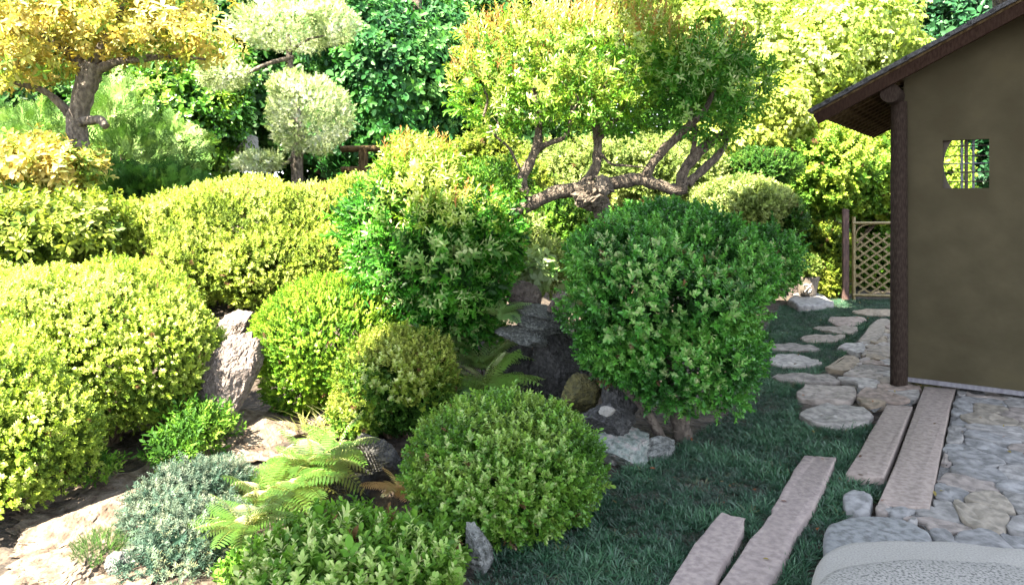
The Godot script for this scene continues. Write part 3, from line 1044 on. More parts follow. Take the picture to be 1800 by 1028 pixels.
# ---------------------------------------------------------------- slabs, stepping stones, paving
func build_stonework() -> void:
	var slabs := "long cut stones laid side by side"
	laid("cut_stone_slab", "long narrow granite slab ending under the hut's sill, beside the flagged terrace", "stone slab", PackedVector2Array([Vector2(1.685, 3.396), Vector2(1.792, 3.377), Vector2(1.902, 3.364), Vector2(3.289, 5.482), Vector2(3.19, 5.515), Vector2(3.089, 5.532)]), 0.05, 0.008, M.granite[1], 71, slabs, 4, 0.004, 0.002)
	laid("cut_stone_slab", "shorter granite slab between the lawn and the slab that reaches the hut's sill", "stone slab", PackedVector2Array([Vector2(1.705, 3.776), Vector2(1.779, 3.73), Vector2(1.882, 3.73), Vector2(2.712, 5), Vector2(2.641, 5.028), Vector2(2.556, 5.042)]), 0.05, 0.008, M.granite[1], 72, slabs, 4, 0.005, 0.002)
	laid("cut_stone_slab", "ragged pinkish granite slab crossing the lawn with grass along both edges", "stone slab", PackedVector2Array([Vector2(0.617, 2.466), Vector2(0.797, 2.466), Vector2(0.935, 2.684), Vector2(1.188, 3.095), Vector2(1.465, 3.514), Vector2(1.764, 4.009), Vector2(1.676, 4.035), Vector2(1.603, 4.053), Vector2(1.394, 3.714), Vector2(1.181, 3.352), Vector2(1.134, 3.262), Vector2(0.979, 3.043), Vector2(0.75, 2.684)]), 0.05, 0.009, M.granite[0], 73, slabs, 3, 0.006, 0.002)
	laid("cut_stone_slab", "granite slab with one chipped corner at the lawn's edge, a dark gap beside it", "stone slab", PackedVector2Array([Vector2(0.392, 2.427), Vector2(0.56, 2.427), Vector2(0.727, 2.684), Vector2(0.975, 3.122), Vector2(1.024, 3.256), Vector2(0.964, 3.273), Vector2(0.93, 3.303), Vector2(0.745, 3.008), Vector2(0.56, 2.684)]), 0.05, 0.009, M.granite[0], 74, slabs, 3, 0.005, 0.002)
	# rounded stones at the house's step
	laid("step_stone", "smooth bluish flat stone half under the rounded grey step", "step stone", PackedVector2Array([Vector2(1.318, 3.116), Vector2(1.405, 3.204), Vector2(1.556, 3.262), Vector2(1.681, 3.238), Vector2(1.745, 3.143), Vector2(1.722, 3.022), Vector2(1.564, 2.823), Vector2(1.326, 2.78), Vector2(1.234, 2.891)]), 0.06, 0.02, M.blue_stone, 75, "", 4, 0.0, 0.004, true)
	laid("step_stone", "broad rounded grey granite step under a higher one", "step stone", PackedVector2Array([Vector2(0.986, 2.447), Vector2(1.076, 2.62), Vector2(1.202, 2.75), Vector2(1.392, 2.797), Vector2(1.688, 2.778), Vector2(1.882, 2.719), Vector2(2.12, 2.6), Vector2(2.016, 2.279), Vector2(1.438, 1.87), Vector2(0.863, 1.87), Vector2(0.831, 2.161)]), 0.17, 0.035, M.step_stone, 76, "", 4, 0.0, 0.004, true)
	laid("step_stone", "topmost rounded grey granite step with fine dark specks", "step stone", PackedVector2Array([Vector2(0.888, 2.186), Vector2(0.976, 2.306), Vector2(1.078, 2.367), Vector2(1.304, 2.405), Vector2(1.509, 2.386), Vector2(1.662, 2.324), Vector2(1.782, 2.186), Vector2(1.537, 1.817), Vector2(1.076, 1.555), Vector2(0.694, 1.555), Vector2(0.699, 1.817)]), 0.29, 0.028, M.speckled_stone, 77, "", 4, 0.0, 0.004, true, 0.1)
	laid("small_stone", "small pale pointed stone in the grass beside the bluish step", "stone", PackedVector2Array([Vector2(1.556, 3.487), Vector2(1.633, 3.569), Vector2(1.695, 3.555), Vector2(1.7, 3.48), Vector2(1.618, 3.327), Vector2(1.534, 3.297), Vector2(1.521, 3.352)]), 0.05, 0.012, M.flag[4], 78, "small stones by the step")
	laid("small_stone", "rounded pebble touching the end of the long slab, brownish", "stone", PackedVector2Array([Vector2(1.665, 3.383), Vector2(1.709, 3.408), Vector2(1.727, 3.37), Vector2(1.691, 3.321), Vector2(1.648, 3.321)]), 0.05, 0.012, M.flag[5], 79, "small stones by the step", 3, 0.0, 0.003, true)
	laid("small_stone", "oval white pebble set in mortar below the long slab's end", "stone", PackedVector2Array([Vector2(1.715, 3.358), Vector2(1.77, 3.383), Vector2(1.805, 3.352), Vector2(1.764, 3.285), Vector2(1.71, 3.279), Vector2(1.695, 3.309)]), 0.05, 0.014, M.flag[4], 80, "small stones by the step", 3, 0.0, 0.003, true)
	laid("small_stone", "tiny light pebble nearest the bluish step's rim", "stone", PackedVector2Array([Vector2(1.736, 3.238), Vector2(1.775, 3.268), Vector2(1.782, 3.244), Vector2(1.752, 3.204), Vector2(1.722, 3.199)]), 0.05, 0.012, M.flag[1], 81, "small stones by the step", 3, 0.0, 0.003, true)
	# stepping stones along the lawn towards the gate
	var steps := "stepping stones sunk in the grass"
	var lay := [
		["flat stepping stone crossing the grass next to the clipped dark shrub, ragged upper edge", PackedVector2Array([Vector2(2.476, 7.105), Vector2(2.629, 7.303), Vector2(2.798, 7.274), Vector2(2.935, 7.105), Vector2(2.873, 6.943), Vector2(2.65, 6.891), Vector2(2.457, 6.943)]), 2],
		["rough humped stepping stone, second from the big shrub's foot", PackedVector2Array([Vector2(2.281, 6.546), Vector2(2.447, 6.739), Vector2(2.644, 6.739), Vector2(2.69, 6.5), Vector2(2.634, 6.365), Vector2(2.406, 6.256), Vector2(2.246, 6.321)]), 4],
		["narrow stepping stone with a fallen leaf at its tip", PackedVector2Array([Vector2(2.96, 7.574), Vector2(3.123, 7.734), Vector2(3.332, 7.734), Vector2(3.46, 7.702), Vector2(3.254, 7.421), Vector2(3.033, 7.303), Vector2(2.928, 7.391)]), 0],
		["long thin stepping stone halfway to the bamboo gate", PackedVector2Array([Vector2(3.336, 8.183), Vector2(3.557, 8.257), Vector2(3.794, 8.22), Vector2(3.756, 8.004), Vector2(3.525, 7.767), Vector2(3.388, 7.935)]), 0],
		["square stepping stone with reddish crumbs on it", PackedVector2Array([Vector2(3.776, 8.812), Vector2(3.934, 8.941), Vector2(4.223, 8.855), Vector2(4.091, 8.606), Vector2(3.828, 8.294), Vector2(3.653, 8.332)]), 5],
		["stepping stone nearest the bamboo gate, strewn with leaves", PackedVector2Array([Vector2(4.338, 9.4), Vector2(4.59, 9.547), Vector2(4.931, 9.497), Vector2(4.712, 9.074), Vector2(4.411, 9.03), Vector2(4.272, 9.165)]), 3],
		["long low stepping stone leading from the lawn into the paved path", PackedVector2Array([Vector2(2.083, 5.913), Vector2(2.217, 6.03), Vector2(2.45, 6.01), Vector2(2.593, 5.913), Vector2(2.511, 5.746), Vector2(2.291, 5.728), Vector2(2.113, 5.782)]), 2],
		["large smooth pale stone with a bluish corner in the path's edge", PackedVector2Array([Vector2(2.07, 5.372), Vector2(2.234, 5.586), Vector2(2.386, 5.62), Vector2(2.567, 5.535), Vector2(2.49, 5.341), Vector2(2.362, 5.204), Vector2(2.162, 5.204), Vector2(2.059, 5.249)]), 1],
		["largest flat oval stone at the end of the path, white rimmed", PackedVector2Array([Vector2(1.884, 4.832), Vector2(2.055, 5.06), Vector2(2.231, 5.088), Vector2(2.393, 5.018), Vector2(2.367, 4.845), Vector2(2.221, 4.671), Vector2(2.017, 4.601), Vector2(1.887, 4.671)]), 4],
		["pale triangular stone jutting out of the paved path into the grass", PackedVector2Array([Vector2(3.12, 7.079), Vector2(3.289, 7.248), Vector2(3.529, 7.306), Vector2(3.323, 6.945), Vector2(3.174, 6.765), Vector2(3.142, 6.971)]), 4],
		["brown squarish stone at the bend of the paved path", PackedVector2Array([Vector2(2.629, 6.192), Vector2(2.979, 6.642), Vector2(3.072, 6.547), Vector2(2.815, 6.129)]), 3],
		["long kerb stone along the path's grass side near the gate", PackedVector2Array([Vector2(3.467, 7.365), Vector2(4.242, 8.616), Vector2(4.414, 8.616), Vector2(3.643, 7.365)]), 0],
	]
	for i in lay.size():
		laid("stepping_stone", lay[i][0], "stepping stone", lay[i][1], 0.04 if i > 6 else 0.034, 0.01, M.path_stone[lay[i][2]], 90 + i, steps, 3, 0.016, 0.012, true)
	# the slab under the flower pot, beside the gate
	laid("pot_stone", "pale sunlit flat rock under the flower pot", "stone", PackedVector2Array([Vector2(3.699, 9.915), Vector2(4.05, 10.636), Vector2(4.402, 10.901), Vector2(4.43, 10.509), Vector2(4.245, 9.75), Vector2(3.962, 9.538), Vector2(3.665, 9.435)]), 0.1, 0.03, M.flag[1], 120, "", 3, 0.01, 0.02)
	# paved path between lawn and hut, and the flagged terrace: stones in mortar
	var path := PackedVector2Array([Vector2(3.669, 7.384), Vector2(4.53, 8.79), Vector2(4.733, 8.79), Vector2(4.203, 7.384), Vector2(3.463, 5.628), Vector2(3.194, 5.611), Vector2(3.134, 5.628), Vector2(2.758, 5.099), Vector2(2.611, 5.142), Vector2(2.422, 4.936), Vector2(2.432, 5.2), Vector2(2.648, 5.663), Vector2(2.563, 5.805), Vector2(2.84, 6.153), Vector2(3.176, 6.713), Vector2(3.55, 7.325)])
	var bed := struct("stone_path", sheet(path, 0.024), M.mortar)
	paving(bed, path, 0.2, 0.006, 0.045, 7, M.path_stone, 1.5)
	stones.append(path)
	var terrace := PackedVector2Array([Vector2(1.927, 3.4), Vector2(3.343, 5.544), Vector2(3.593, 5.56), Vector2(5.097, 4.733), Vector2(4.647, 3.356), Vector2(3.112, 2.529), Vector2(1.893, 2.461), Vector2(1.748, 2.84), Vector2(1.734, 3.026), Vector2(1.79, 3.21), Vector2(1.686, 3.32), Vector2(1.69, 3.406)])
	var bed2 := struct("stone_terrace", sheet(terrace, 0.028), M.mortar)
	paving(bed2, terrace, 0.19, 0.0075, 0.044, 12, M.flag, 1.25)
	stones.append(terrace)


func build_lawn() -> void:
	var area := PackedVector2Array([Vector2(-0.213, 2.513), Vector2(-0.132, 2.856), Vector2(-0.048, 3.142), Vector2(0.078, 3.396), Vector2(0.464, 3.77), Vector2(0.87, 4.189), Vector2(1.376, 4.833), Vector2(1.834, 5.544), Vector2(2.2, 6.5), Vector2(2.658, 7.854), Vector2(3.625, 9.921), Vector2(4.189, 10.472), Vector2(5.489, 10.65), Vector2(4.583, 8.892), Vector2(4.377, 8.892), Vector2(3.509, 7.54), Vector2(2.875, 6.5), Vector2(2.526, 6.081), Vector2(2.132, 5.544), Vector2(1.854, 4.772), Vector2(2.308, 4.689), Vector2(1.768, 3.863), Vector2(1.914, 3.77), Vector2(1.765, 3.557), Vector2(1.4, 3.25), Vector2(1.171, 2.9), Vector2(0.967, 2.513)])
	var bank := PackedVector2Array([Vector2(-1.797, 2.655), Vector2(-2.32, 3.427), Vector2(-2.349, 3.77), Vector2(-2.003, 3.887), Vector2(-2.057, 4.384), Vector2(-2.019, 4.772), Vector2(-1.619, 4.896), Vector2(-1.215, 4.858), Vector2(-0.971, 4.51), Vector2(-1.224, 4.189), Vector2(-1.444, 3.994), Vector2(-1.763, 3.696), Vector2(-1.317, 2.655)])
	var cells := []
	var b := Rect2(bank[0], Vector2.ZERO)
	for p in bank:
		b = b.expand(p)
	for i in int(b.size.x / 0.05):
		for j in int(b.size.y / 0.05):
			var c := b.position + Vector2(i, j) * 0.05
			if Geometry2D.is_point_in_polygon(c + Vector2(0.025, 0.025), bank):
				var q := []
				for e in [Vector2(0, 0), Vector2(0.05, 0), Vector2(0.05, 0.05), Vector2(0, 0.05)]:
					var f: Vector2 = c + e
					q.append(Vector3(f.x, rise(f.x, f.y) + 0.012 + 0.018 * noise.get_noise_2d(f.x * 5.0, f.y * 5.0), -f.y))
				cells.append_array([q[0], q[1], q[2], q[0], q[2], q[3]])
	struct("sandy_bank", smoothed(cells, func(_p: Vector3): return Vector3.UP), M.pale_soil)
	struct("lawn_bed", sheet(area, 0.006), M.bed)
	rng.seed = 77
	var lo := area[0]
	var hi := area[0]
	for p in area:
		lo = lo.min(p)
		hi = hi.max(p)
	var places := []
	var tints := [Color(0.007, 0.031, 0.016), Color(0.013, 0.049, 0.025), Color(0.024, 0.078, 0.038), Color(0.042, 0.11, 0.052)]
	for i in 120000:
		var p := Vector2(rng.randf_range(lo.x, hi.x), rng.randf_range(lo.y, hi.y))
		if not Geometry2D.is_point_in_polygon(p, area):
			continue
		if p.y > 5.0 and rng.randf() < 0.3:
			continue
		var on := false
		for s in stones:
			if Geometry2D.is_point_in_polygon(p, s):
				on = true
				break
		if on:
			continue
		var patch := noise.get_noise_2d(p.x * 1.6, p.y * 1.6)
		var sc := rng.randf_range(0.034, 0.056) * (1.0 + 0.45 * patch)
		var turn := rng.randf() * TAU
		var lean := Vector3(rng.randf_range(-0.35, 0.35), 1, rng.randf_range(-0.35, 0.35)).normalized()
		var x := lean.cross(Vector3(sin(turn), 0, cos(turn))).normalized()
		places.append([0, Transform3D(Basis(x * sc, lean * sc, x.cross(lean) * sc), Vector3(p.x, 0.0, -p.y)), pick_tint(tints, 0.5 + 0.8 * patch + rng.randf_range(-0.4, 0.4)) if rng.randf() > 0.012 else Color(0.075, 0.085, 0.035), rng.randi() % 3])
	var root := Node3D.new()
	root.name = "mondo_grass"
	add_child(root)
	tag(root, "dark blue green dwarf mondo grass of the lawn round the stepping stones", "grass")
	root.set_meta("kind", "stuff")
	for j in 3:
		scatter(root, "blades", SPRIG.tuft[j], M.blade, places.filter(func(e): return e[3] == j))

	# a few dry leaves that have come down on stones and grass
	rng.seed = 78
	var fallen := []
	while fallen.size() < 110:
		var p := Vector2(rng.randf_range(0.3, 5.0), rng.randf_range(2.3, 10.5))
		if p.x > 0.64 * p.y + 0.4 or not (Geometry2D.is_point_in_polygon(p, area) or stones.any(func(s): return Geometry2D.is_point_in_polygon(p, s))):
			continue
		var sc := rng.randf_range(0.018, 0.034)
		fallen.append([0, Transform3D(Basis.from_euler(Vector3(rng.randf_range(-0.4, 0.4), rng.randf() * TAU, rng.randf_range(-0.4, 0.4))).scaled(Vector3.ONE * sc), Vector3(p.x, 0.055, -p.y)), [Color(0.2, 0.07, 0.03), Color(0.16, 0.1, 0.04), Color(0.2, 0.16, 0.05), Color(0.09, 0.05, 0.03)][rng.randi() % 4], 0])
	var litter := Node3D.new()
	litter.name = "fallen_leaves"
	add_child(litter)
	tag(litter, "small dry reddish leaves fallen on the stones and the grass", "leaves")
	litter.set_meta("kind", "stuff")
	var g := Geo.new()
	g.leaf(Vector3(0, 0, -0.5), Vector3(0, 0, 1), Vector3(1, 0, 0), 1.0, 0.5, 0.2, 0.3, 2)
	scatter(litter, "litter", g.mesh(), M.matt, fallen)


# ---------------------------------------------------------------- the gate and what stands by it
func build_gate() -> void:
	var o := thing("bamboo_gate", "low yellow bamboo gate with a diamond lattice between reddish posts", "gate", Vector3(4.741, 0.028, -10.5))
	o.position.y = 0.0
	o.rotation.y = deg_to_rad(-9)
	for x in [0.0, 1.15]:
		var g := Geo.new()
		g.box(Transform3D(Basis(), Vector3(x, 0.64, 0)), Vector3(0.078, 1.34, 0.078), 0.008)
		put(o, "gate_post", g.mesh(), M.red_wood)
	for e in [[Vector3(0.11, 0.02, 0), Vector3(0.11, 1.2, 0), 0.026], [Vector3(1.04, 0.02, 0), Vector3(1.04, 1.16, 0), 0.024], [Vector3(0.09, 1.11, 0.01), Vector3(1.06, 1.12, 0.01), 0.022], [Vector3(0.09, 0.095, 0.01), Vector3(1.06, 0.085, 0.01), 0.022]]:
		var g := Geo.new()
		g.tube([e[0], e[1]], [e[2], e[2] * 0.95], 9)
		put(o, "bamboo_rail", g.mesh(), M.bamboo)
	var brace := Geo.new()
	brace.tube([Vector3(0.12, 0.82, 0.012), Vector3(0.14, 0.98, 0.012), Vector3(0.22, 1.07, 0.012), Vector3(0.34, 1.1, 0.012)], [0.012, 0.012, 0.011, 0.01], 6)
	put(o, "bent_brace", brace.mesh(), M.bamboo)
	var dx := 0.165
	var k := 0.76        # rise of the strips
	for s in [-1.0, 1.0]:
		var c := -14
		while c < 14:
			# y = 0.12 + s * k * (x - c * dx), cut to the frame
			var ends := []
			for y in [0.12, 0.97]:
				var x: float = c * dx + (y - 0.12) / (s * k)
				if x >= 0.135 and x <= 1.02:
					ends.append(Vector3(x, y, 0))
			for x in [0.135, 1.02]:
				var y: float = 0.12 + s * k * (x - c * dx)
				if y > 0.12 and y < 0.97:
					ends.append(Vector3(x, y, 0))
			if ends.size() == 2 and (ends[0] - ends[1]).length() > 0.06:
				var d: Vector3 = (ends[1] - ends[0])
				var g := Geo.new()
				g.box(Transform3D(Basis(d.normalized(), Vector3(0, 0, 1).cross(d.normalized()), Vector3(0, 0, 1)), (ends[0] + ends[1]) / 2.0 + Vector3(0, 0, s * 0.005)), Vector3(d.length(), 0.026, 0.008), 0.002)
				put(o, "lattice_strip", g.mesh(), M.bamboo)
			c += 1
	# flower pot
	var pot := thing("flower_pot", "dark clay pot with a white brushed mark, a small plant in it", "flower pot", Vector3(4.16, 0.138, -10.4))
	pot.position.y = 0.098
	var prof := [Vector2(0.0, 0.0), Vector2(0.1, 0.0), Vector2(0.115, 0.02), Vector2(0.15, 0.2), Vector2(0.16, 0.235), Vector2(0.165, 0.265), Vector2(0.15, 0.268), Vector2(0.142, 0.24), Vector2(0.0, 0.235)]
	var g2 := Geo.new()
	for i in prof.size() - 1:
		for j in 24:
			var a := TAU * j / 24
			var b := TAU * (j + 1) / 24
			var f := func(p: Vector2, t: float) -> Vector3: return Vector3(p.x * cos(t), p.y, p.x * sin(t))
			var out := Vector3(cos(a), 0.1, sin(a)) if i < 6 and i > 0 else (Vector3.DOWN if i == 0 else Vector3.UP)
			g2.quad(f.call(prof[i], a), f.call(prof[i], b), f.call(prof[i + 1], b), f.call(prof[i + 1], a), out)
	put(pot, "pot", g2.mesh(), M.clay)
	for stroke in [[[-0.04, 0.06], [0.0, 0.12], [0.045, 0.18]], [[-0.05, 0.15], [-0.01, 0.17], [0.03, 0.13]], [[0.0, 0.05], [0.03, 0.07], [0.05, 0.11]]]:
		var pts := []
		for p in stroke:
			var r: float = lerpf(0.115, 0.15, p[1] / 0.2) + 0.001
			pts.append(Vector3(r * sin(p[0] / 0.13 - 0.35), p[1], r * cos(p[0] / 0.13 - 0.35)))
		g2 = Geo.new()
		g2.tube(pts, [0.006, 0.009, 0.005], 5)
		put(pot, "white_mark", g2.mesh(), M.white_glaze)
	foliage(pot, "foliage", [[Vector3(4.144, 0.49, -10.4), Vector3(0.192, 0.128, 0.18)]], {"kind": "azalea", "mat": "leaf", "n": 260, "size": [0.07, 0.11], "tints": [Color(0.04, 0.08, 0.015), Color(0.13, 0.15, 0.03)], "seed": 3, "depth": 0.8})
	# shrubs and bare stems round the gate
	shrub("gate_shrub", "loose yellow green shrub growing against the gate's post", "shrub", [[Vector3(4.721, 0.675, -11.2), Vector3(0.379, 0.414, 0.4)], [Vector3(4.755, 0.265, -11), Vector3(0.22, 0.288, 0.3)]], {"kind": "azalea", "mat": "leaf", "n": 2600, "size": [0.07, 0.12], "tints": YELLOWISH, "seed": 4, "depth": 0.6})
	shrub("gate_shrub", "green shrub seen through the gate's lattice", "shrub", [[Vector3(6.046, 0.527, -12), Vector3(0.646, 0.554, 0.5)]], {"kind": "azalea", "mat": "leaf", "n": 2200, "size": [0.09, 0.14], "tints": FRESH, "seed": 5, "depth": 0.5})
	var bare := thing("bare_shrub", "shrub of bare brown stems with dark leaves behind the flower pot", "shrub", Vector3(4.49, 0.091, -11.4))
	bare.position.y = rise(bare.position.x, -bare.position.z)
	rng.seed = 8
	for i in 12:
		var x := rng.randf_range(-0.3, 0.3)
		var top := Vector3(x * 1.6 + 0.1, rng.randf_range(0.8, 1.35), rng.randf_range(-0.2, 0.2))
		limb(bare, "stem", [bare.position + Vector3(x * 0.4, -0.05, 0), bare.position + Vector3(x, top.y * 0.5, top.z * 0.4), bare.position + top], [0.018, 0.013, 0.006], M.grey_bark, 0.2, 6)
	foliage(bare, "foliage", [[Vector3(4.346, 0.885, -11.3), Vector3(0.226, 0.391, 0.3)]], {"kind": "azalea", "mat": "gloss", "n": 420, "size": [0.08, 0.13], "tints": DEEP, "seed": 9, "depth": 0.9})
	rock("pinkish sunlit rock beside the flower pot", Vector3(4.099, 0.24, -10.7), Vector3(0.14, 0.27, 0.14), 401, M.pink_rock)


# ---------------------------------------------------------------- tints: old leaves to young leaves, as they are by daylight
const YELLOWISH := [Color(0.055, 0.085, 0.012), Color(0.12, 0.15, 0.018), Color(0.19, 0.2, 0.026), Color(0.26, 0.25, 0.05)]
const PALE := [Color(0.092, 0.115, 0.03), Color(0.196, 0.218, 0.06), Color(0.287, 0.293, 0.108), Color(0.356, 0.345, 0.156)]
const FRESH := [Color(0.03, 0.075, 0.01), Color(0.065, 0.14, 0.015), Color(0.11, 0.19, 0.02), Color(0.17, 0.22, 0.035)]
const LEAF := [Color(0.02, 0.055, 0.01), Color(0.038, 0.095, 0.014), Color(0.065, 0.135, 0.02), Color(0.11, 0.17, 0.03)]
const DEEP := [Color(0.012, 0.035, 0.008), Color(0.02, 0.06, 0.012), Color(0.035, 0.09, 0.018), Color(0.06, 0.12, 0.025)]
const COOL := [Color(0.012, 0.04, 0.018), Color(0.02, 0.07, 0.028), Color(0.04, 0.105, 0.045), Color(0.07, 0.13, 0.06)]
const ORANGE := [Color(0.13, 0.19, 0.04), Color(0.3, 0.27, 0.06), Color(0.46, 0.27, 0.07), Color(0.5, 0.35, 0.13), Color(0.5, 0.43, 0.2)]
const BLUISH := [Color(0.0189, 0.0451, 0.0305), Color(0.0392, 0.0756, 0.0525), Color(0.0729, 0.1092, 0.0798), Color(0.1269, 0.1512, 0.1092)]


func build_backdrop() -> void:
	var group := "trees closing the garden"
	# a far edge of woodland, so that the garden goes on behind its trees
	var far := "woodland trees far behind the garden"
	var k := 0
	for x in [-19.0, -13.5, -8.5, -3.8, 0.8, 5.2, 10.0, 15.5, 21.5]:
		var d: float = 21.0 + 2.5 * sin(k * 2.1)
		tree("woodland_tree", ["dense dark tree at the wood's far end, beyond the orange leaved tree", "broad dark tree deep in the wood behind the pruned conifer's crown", "tall dark tree of the wood behind the camellia", "dark tree of the wood showing between conifer and dogwood", "tree of the far wood behind the trained tree's crown", "tree of the far wood behind the pale maple", "tree of the far wood above the hut's eave", "tree of the far wood hidden mostly by the hut's roof", "outermost tree of the far wood behind the hut"][k], Vector3(x, 0, -d), Vector3(0.3, 0, 0), 7.0, 0.3,
			[[Vector3(x, 4.2, -d), Vector3(3.4, 3.0, 2.2)], [Vector3(x + 1.2, 7.2, -d), Vector3(2.8, 2.4, 2.0)], [Vector3(x - 1.0, 1.8, -d + 0.8), Vector3(2.6, 1.9, 1.4)]],
			{"kind": "broad", "mat": "leaf", "n": 3400, "size": [0.3, 0.5], "tints": LEAF if k % 2 else DEEP, "seed": 20 + k, "depth": 0.6, "lump": 0.25, "clump": 0.7}, M.bark, 4, far)
		k += 1
	tree("camellia", "glossy dark green camellia between the orange leaved tree and the pruned conifer", Vector3(-4.818, 1.616, -10.8), Vector3(0.1, 0, 0), 2.6, 0.07, [[Vector3(-4.902, 2.488, -10.8), Vector3(0.955, 0.872, 0.8)], [Vector3(-4.738, 3.259, -11.2), Vector3(0.775, 0.603, 0.8)], [Vector3(-5.772, 2.828, -11.2), Vector3(0.775, 0.775, 0.7)]],
		{"kind": "broad", "mat": "gloss", "n": 3600, "size": [0.13, 0.21], "tints": [Color(0.02, 0.06, 0.01), Color(0.045, 0.12, 0.015), Color(0.1, 0.19, 0.02), Color(0.17, 0.23, 0.03)], "seed": 40, "depth": 0.6, "up": 0.35, "clump": 1.6}, M.bark, 5, group)
	tree("shade_tree", "deep green tree with drooping broad leaves behind the trained tree", Vector3(-1.938, 1.547, -12.6), Vector3(0.3, 0, 0.1), 5.0, 0.14, [[Vector3(-2.003, 3.167, -12.4), Vector3(1.097, 1.24, 1.1)], [Vector3(-2.56, 4.305, -12.8), Vector3(1.083, 0.886, 1.1)], [Vector3(-1.32, 3.887, -13.2), Vector3(0.914, 1.218, 1)], [Vector3(-2.462, 2.336, -12.8), Vector3(0.788, 0.492, 0.8)]],
		{"kind": "broad", "mat": "leaf", "n": 6000, "size": [0.15, 0.26], "tints": [Color(0.012, 0.045, 0.014), Color(0.022, 0.085, 0.022), Color(0.045, 0.13, 0.03), Color(0.09, 0.18, 0.05)], "seed": 41, "depth": 0.75, "lump": 0.28, "up": 0.15, "clump": 1.1}, M.bark, 7, group)
	tree("shade_tree", "very dark tall tree showing above the pruned conifer's top", Vector3(-4.054, 1.688, -15.5), Vector3(0, 0, 0), 6.0, 0.2, [[Vector3(-4.531, 5.146, -15.5), Vector3(2.027, 1.312, 1.5)], [Vector3(-5.538, 3.527, -15), Vector3(1.5, 1.269, 1.2)], [Vector3(-3.508, 3.321, -15.2), Vector3(1.403, 1.403, 1.2)]],
		{"kind": "broad", "mat": "leaf", "n": 3600, "size": [0.24, 0.4], "tints": DEEP, "seed": 42, "depth": 0.7, "lump": 0.25, "clump": 1.0}, M.bark, 6, group)
	tree("shade_tree", "dark green tree behind the orange leaved tree's trunk", Vector3(-8.619, 1.45, -13.5), Vector3(0, 0, 0), 5.0, 0.18, [[Vector3(-8.723, 3.008, -13.5), Vector3(1.973, 1.35, 1.4)], [Vector3(-7.865, 4.618, -14.2), Vector3(1.638, 1.311, 1.2)], [Vector3(-9.969, 4.462, -13.5), Vector3(1.662, 1.454, 1.2)]],
		{"kind": "broad", "mat": "leaf", "n": 3600, "size": [0.2, 0.36], "tints": DEEP, "seed": 43, "depth": 0.7, "lump": 0.25, "clump": 1.0}, M.bark, 6, group)
	tree("shade_tree", "dark tree half hidden behind the trained tree's crown, red new leaves at its top", Vector3(-0.112, 1.562, -14.5), Vector3(0, 0, 0), 5.0, 0.18, [[Vector3(-0.335, 4.35, -14.5), Vector3(1.673, 1.673, 1.4)], [Vector3(0.911, 5.321, -14.8), Vector3(1.822, 1.025, 1.3)], [Vector3(0, 2.677, -14.5), Vector3(1.338, 0.781, 1.2)]],
		{"kind": "broad", "mat": "leaf", "n": 3600, "size": [0.2, 0.36], "tints": DEEP, "seed": 44, "depth": 0.7, "lump": 0.25, "clump": 1.0}, M.bark, 6, group)
	tree("cypress", "feathery light green cypress close behind the orange leaved tree's trunk", Vector3(-4.953, 1.486, -9.4), Vector3(0, 0, 0), 1.5, 0.05, [[Vector3(-5.025, 2.498, -9.4), Vector3(0.304, 0.47, 0.4)], [Vector3(-4.9, 1.951, -9.3), Vector3(0.572, 0.393, 0.55)], [Vector3(-6.332, 2.204, -9.8), Vector3(0.528, 0.377, 0.5)], [Vector3(-4.598, 2.166, -9.8), Vector3(0.452, 0.271, 0.4)]],
		{"kind": "fan", "mat": "needle", "n": 1500, "size": [0.15, 0.27], "tints": [Color(0.05, 0.1, 0.02), Color(0.1, 0.17, 0.035), Color(0.19, 0.25, 0.08), Color(0.25, 0.3, 0.12)], "seed": 45, "depth": 0.7, "lump": 0.3, "up": 0.1, "clump": 2.2}, M.bark, 6, group)
	tree("maple", "tall pale yellow green maple with thin forked branches beside the hut's roof", Vector3(5.229, 1.653, -13.2), Vector3(0.2, 0, 0.2), 4.2, 0.1, [[Vector3(3.757, 4.395, -13.2), Vector3(1.371, 0.863, 1.1)], [Vector3(5.8, 4.35, -13), Vector3(1.35, 0.95, 1.2)], [Vector3(4.825, 3.715, -12.8), Vector3(1.182, 0.788, 0.9)], [Vector3(6.803, 3.718, -13.4), Vector3(0.825, 0.722, 0.9)], [Vector3(3.138, 5.216, -13.6), Vector3(1.36, 0.837, 1.1)]],
		{"kind": "maple", "mat": "matt", "n": 8200, "size": [0.14, 0.24], "tints": [Color(0.15, 0.188, 0.032), Color(0.25, 0.275, 0.048), Color(0.35, 0.35, 0.096), Color(0.425, 0.4, 0.192)], "seed": 46, "depth": 0.75, "lump": 0.3, "up": 0.3, "clump": 1.2}, M.grey_bark, 10, group)
	tree("small_maple", "low yellow maple bush between the pale maple and the clipped hedge", Vector3(4.165, 1.888, -11.4), Vector3(0, 0, 0), 1.3, 0.05, [[Vector3(4.066, 2.828, -11.2), Vector3(0.448, 0.414, 0.5)], [Vector3(3.771, 2.415, -11.4), Vector3(0.482, 0.263, 0.45)], [Vector3(2.962, 2.296, -11), Vector3(0.508, 0.338, 0.5)]],
		{"kind": "maple", "mat": "matt", "n": 2300, "size": [0.12, 0.2], "tints": [Color(0.156, 0.18, 0.03), Color(0.264, 0.264, 0.045), Color(0.348, 0.336, 0.075), Color(0.408, 0.384, 0.15)], "seed": 47, "depth": 0.6, "lump": 0.25}, M.grey_bark, 5, group)
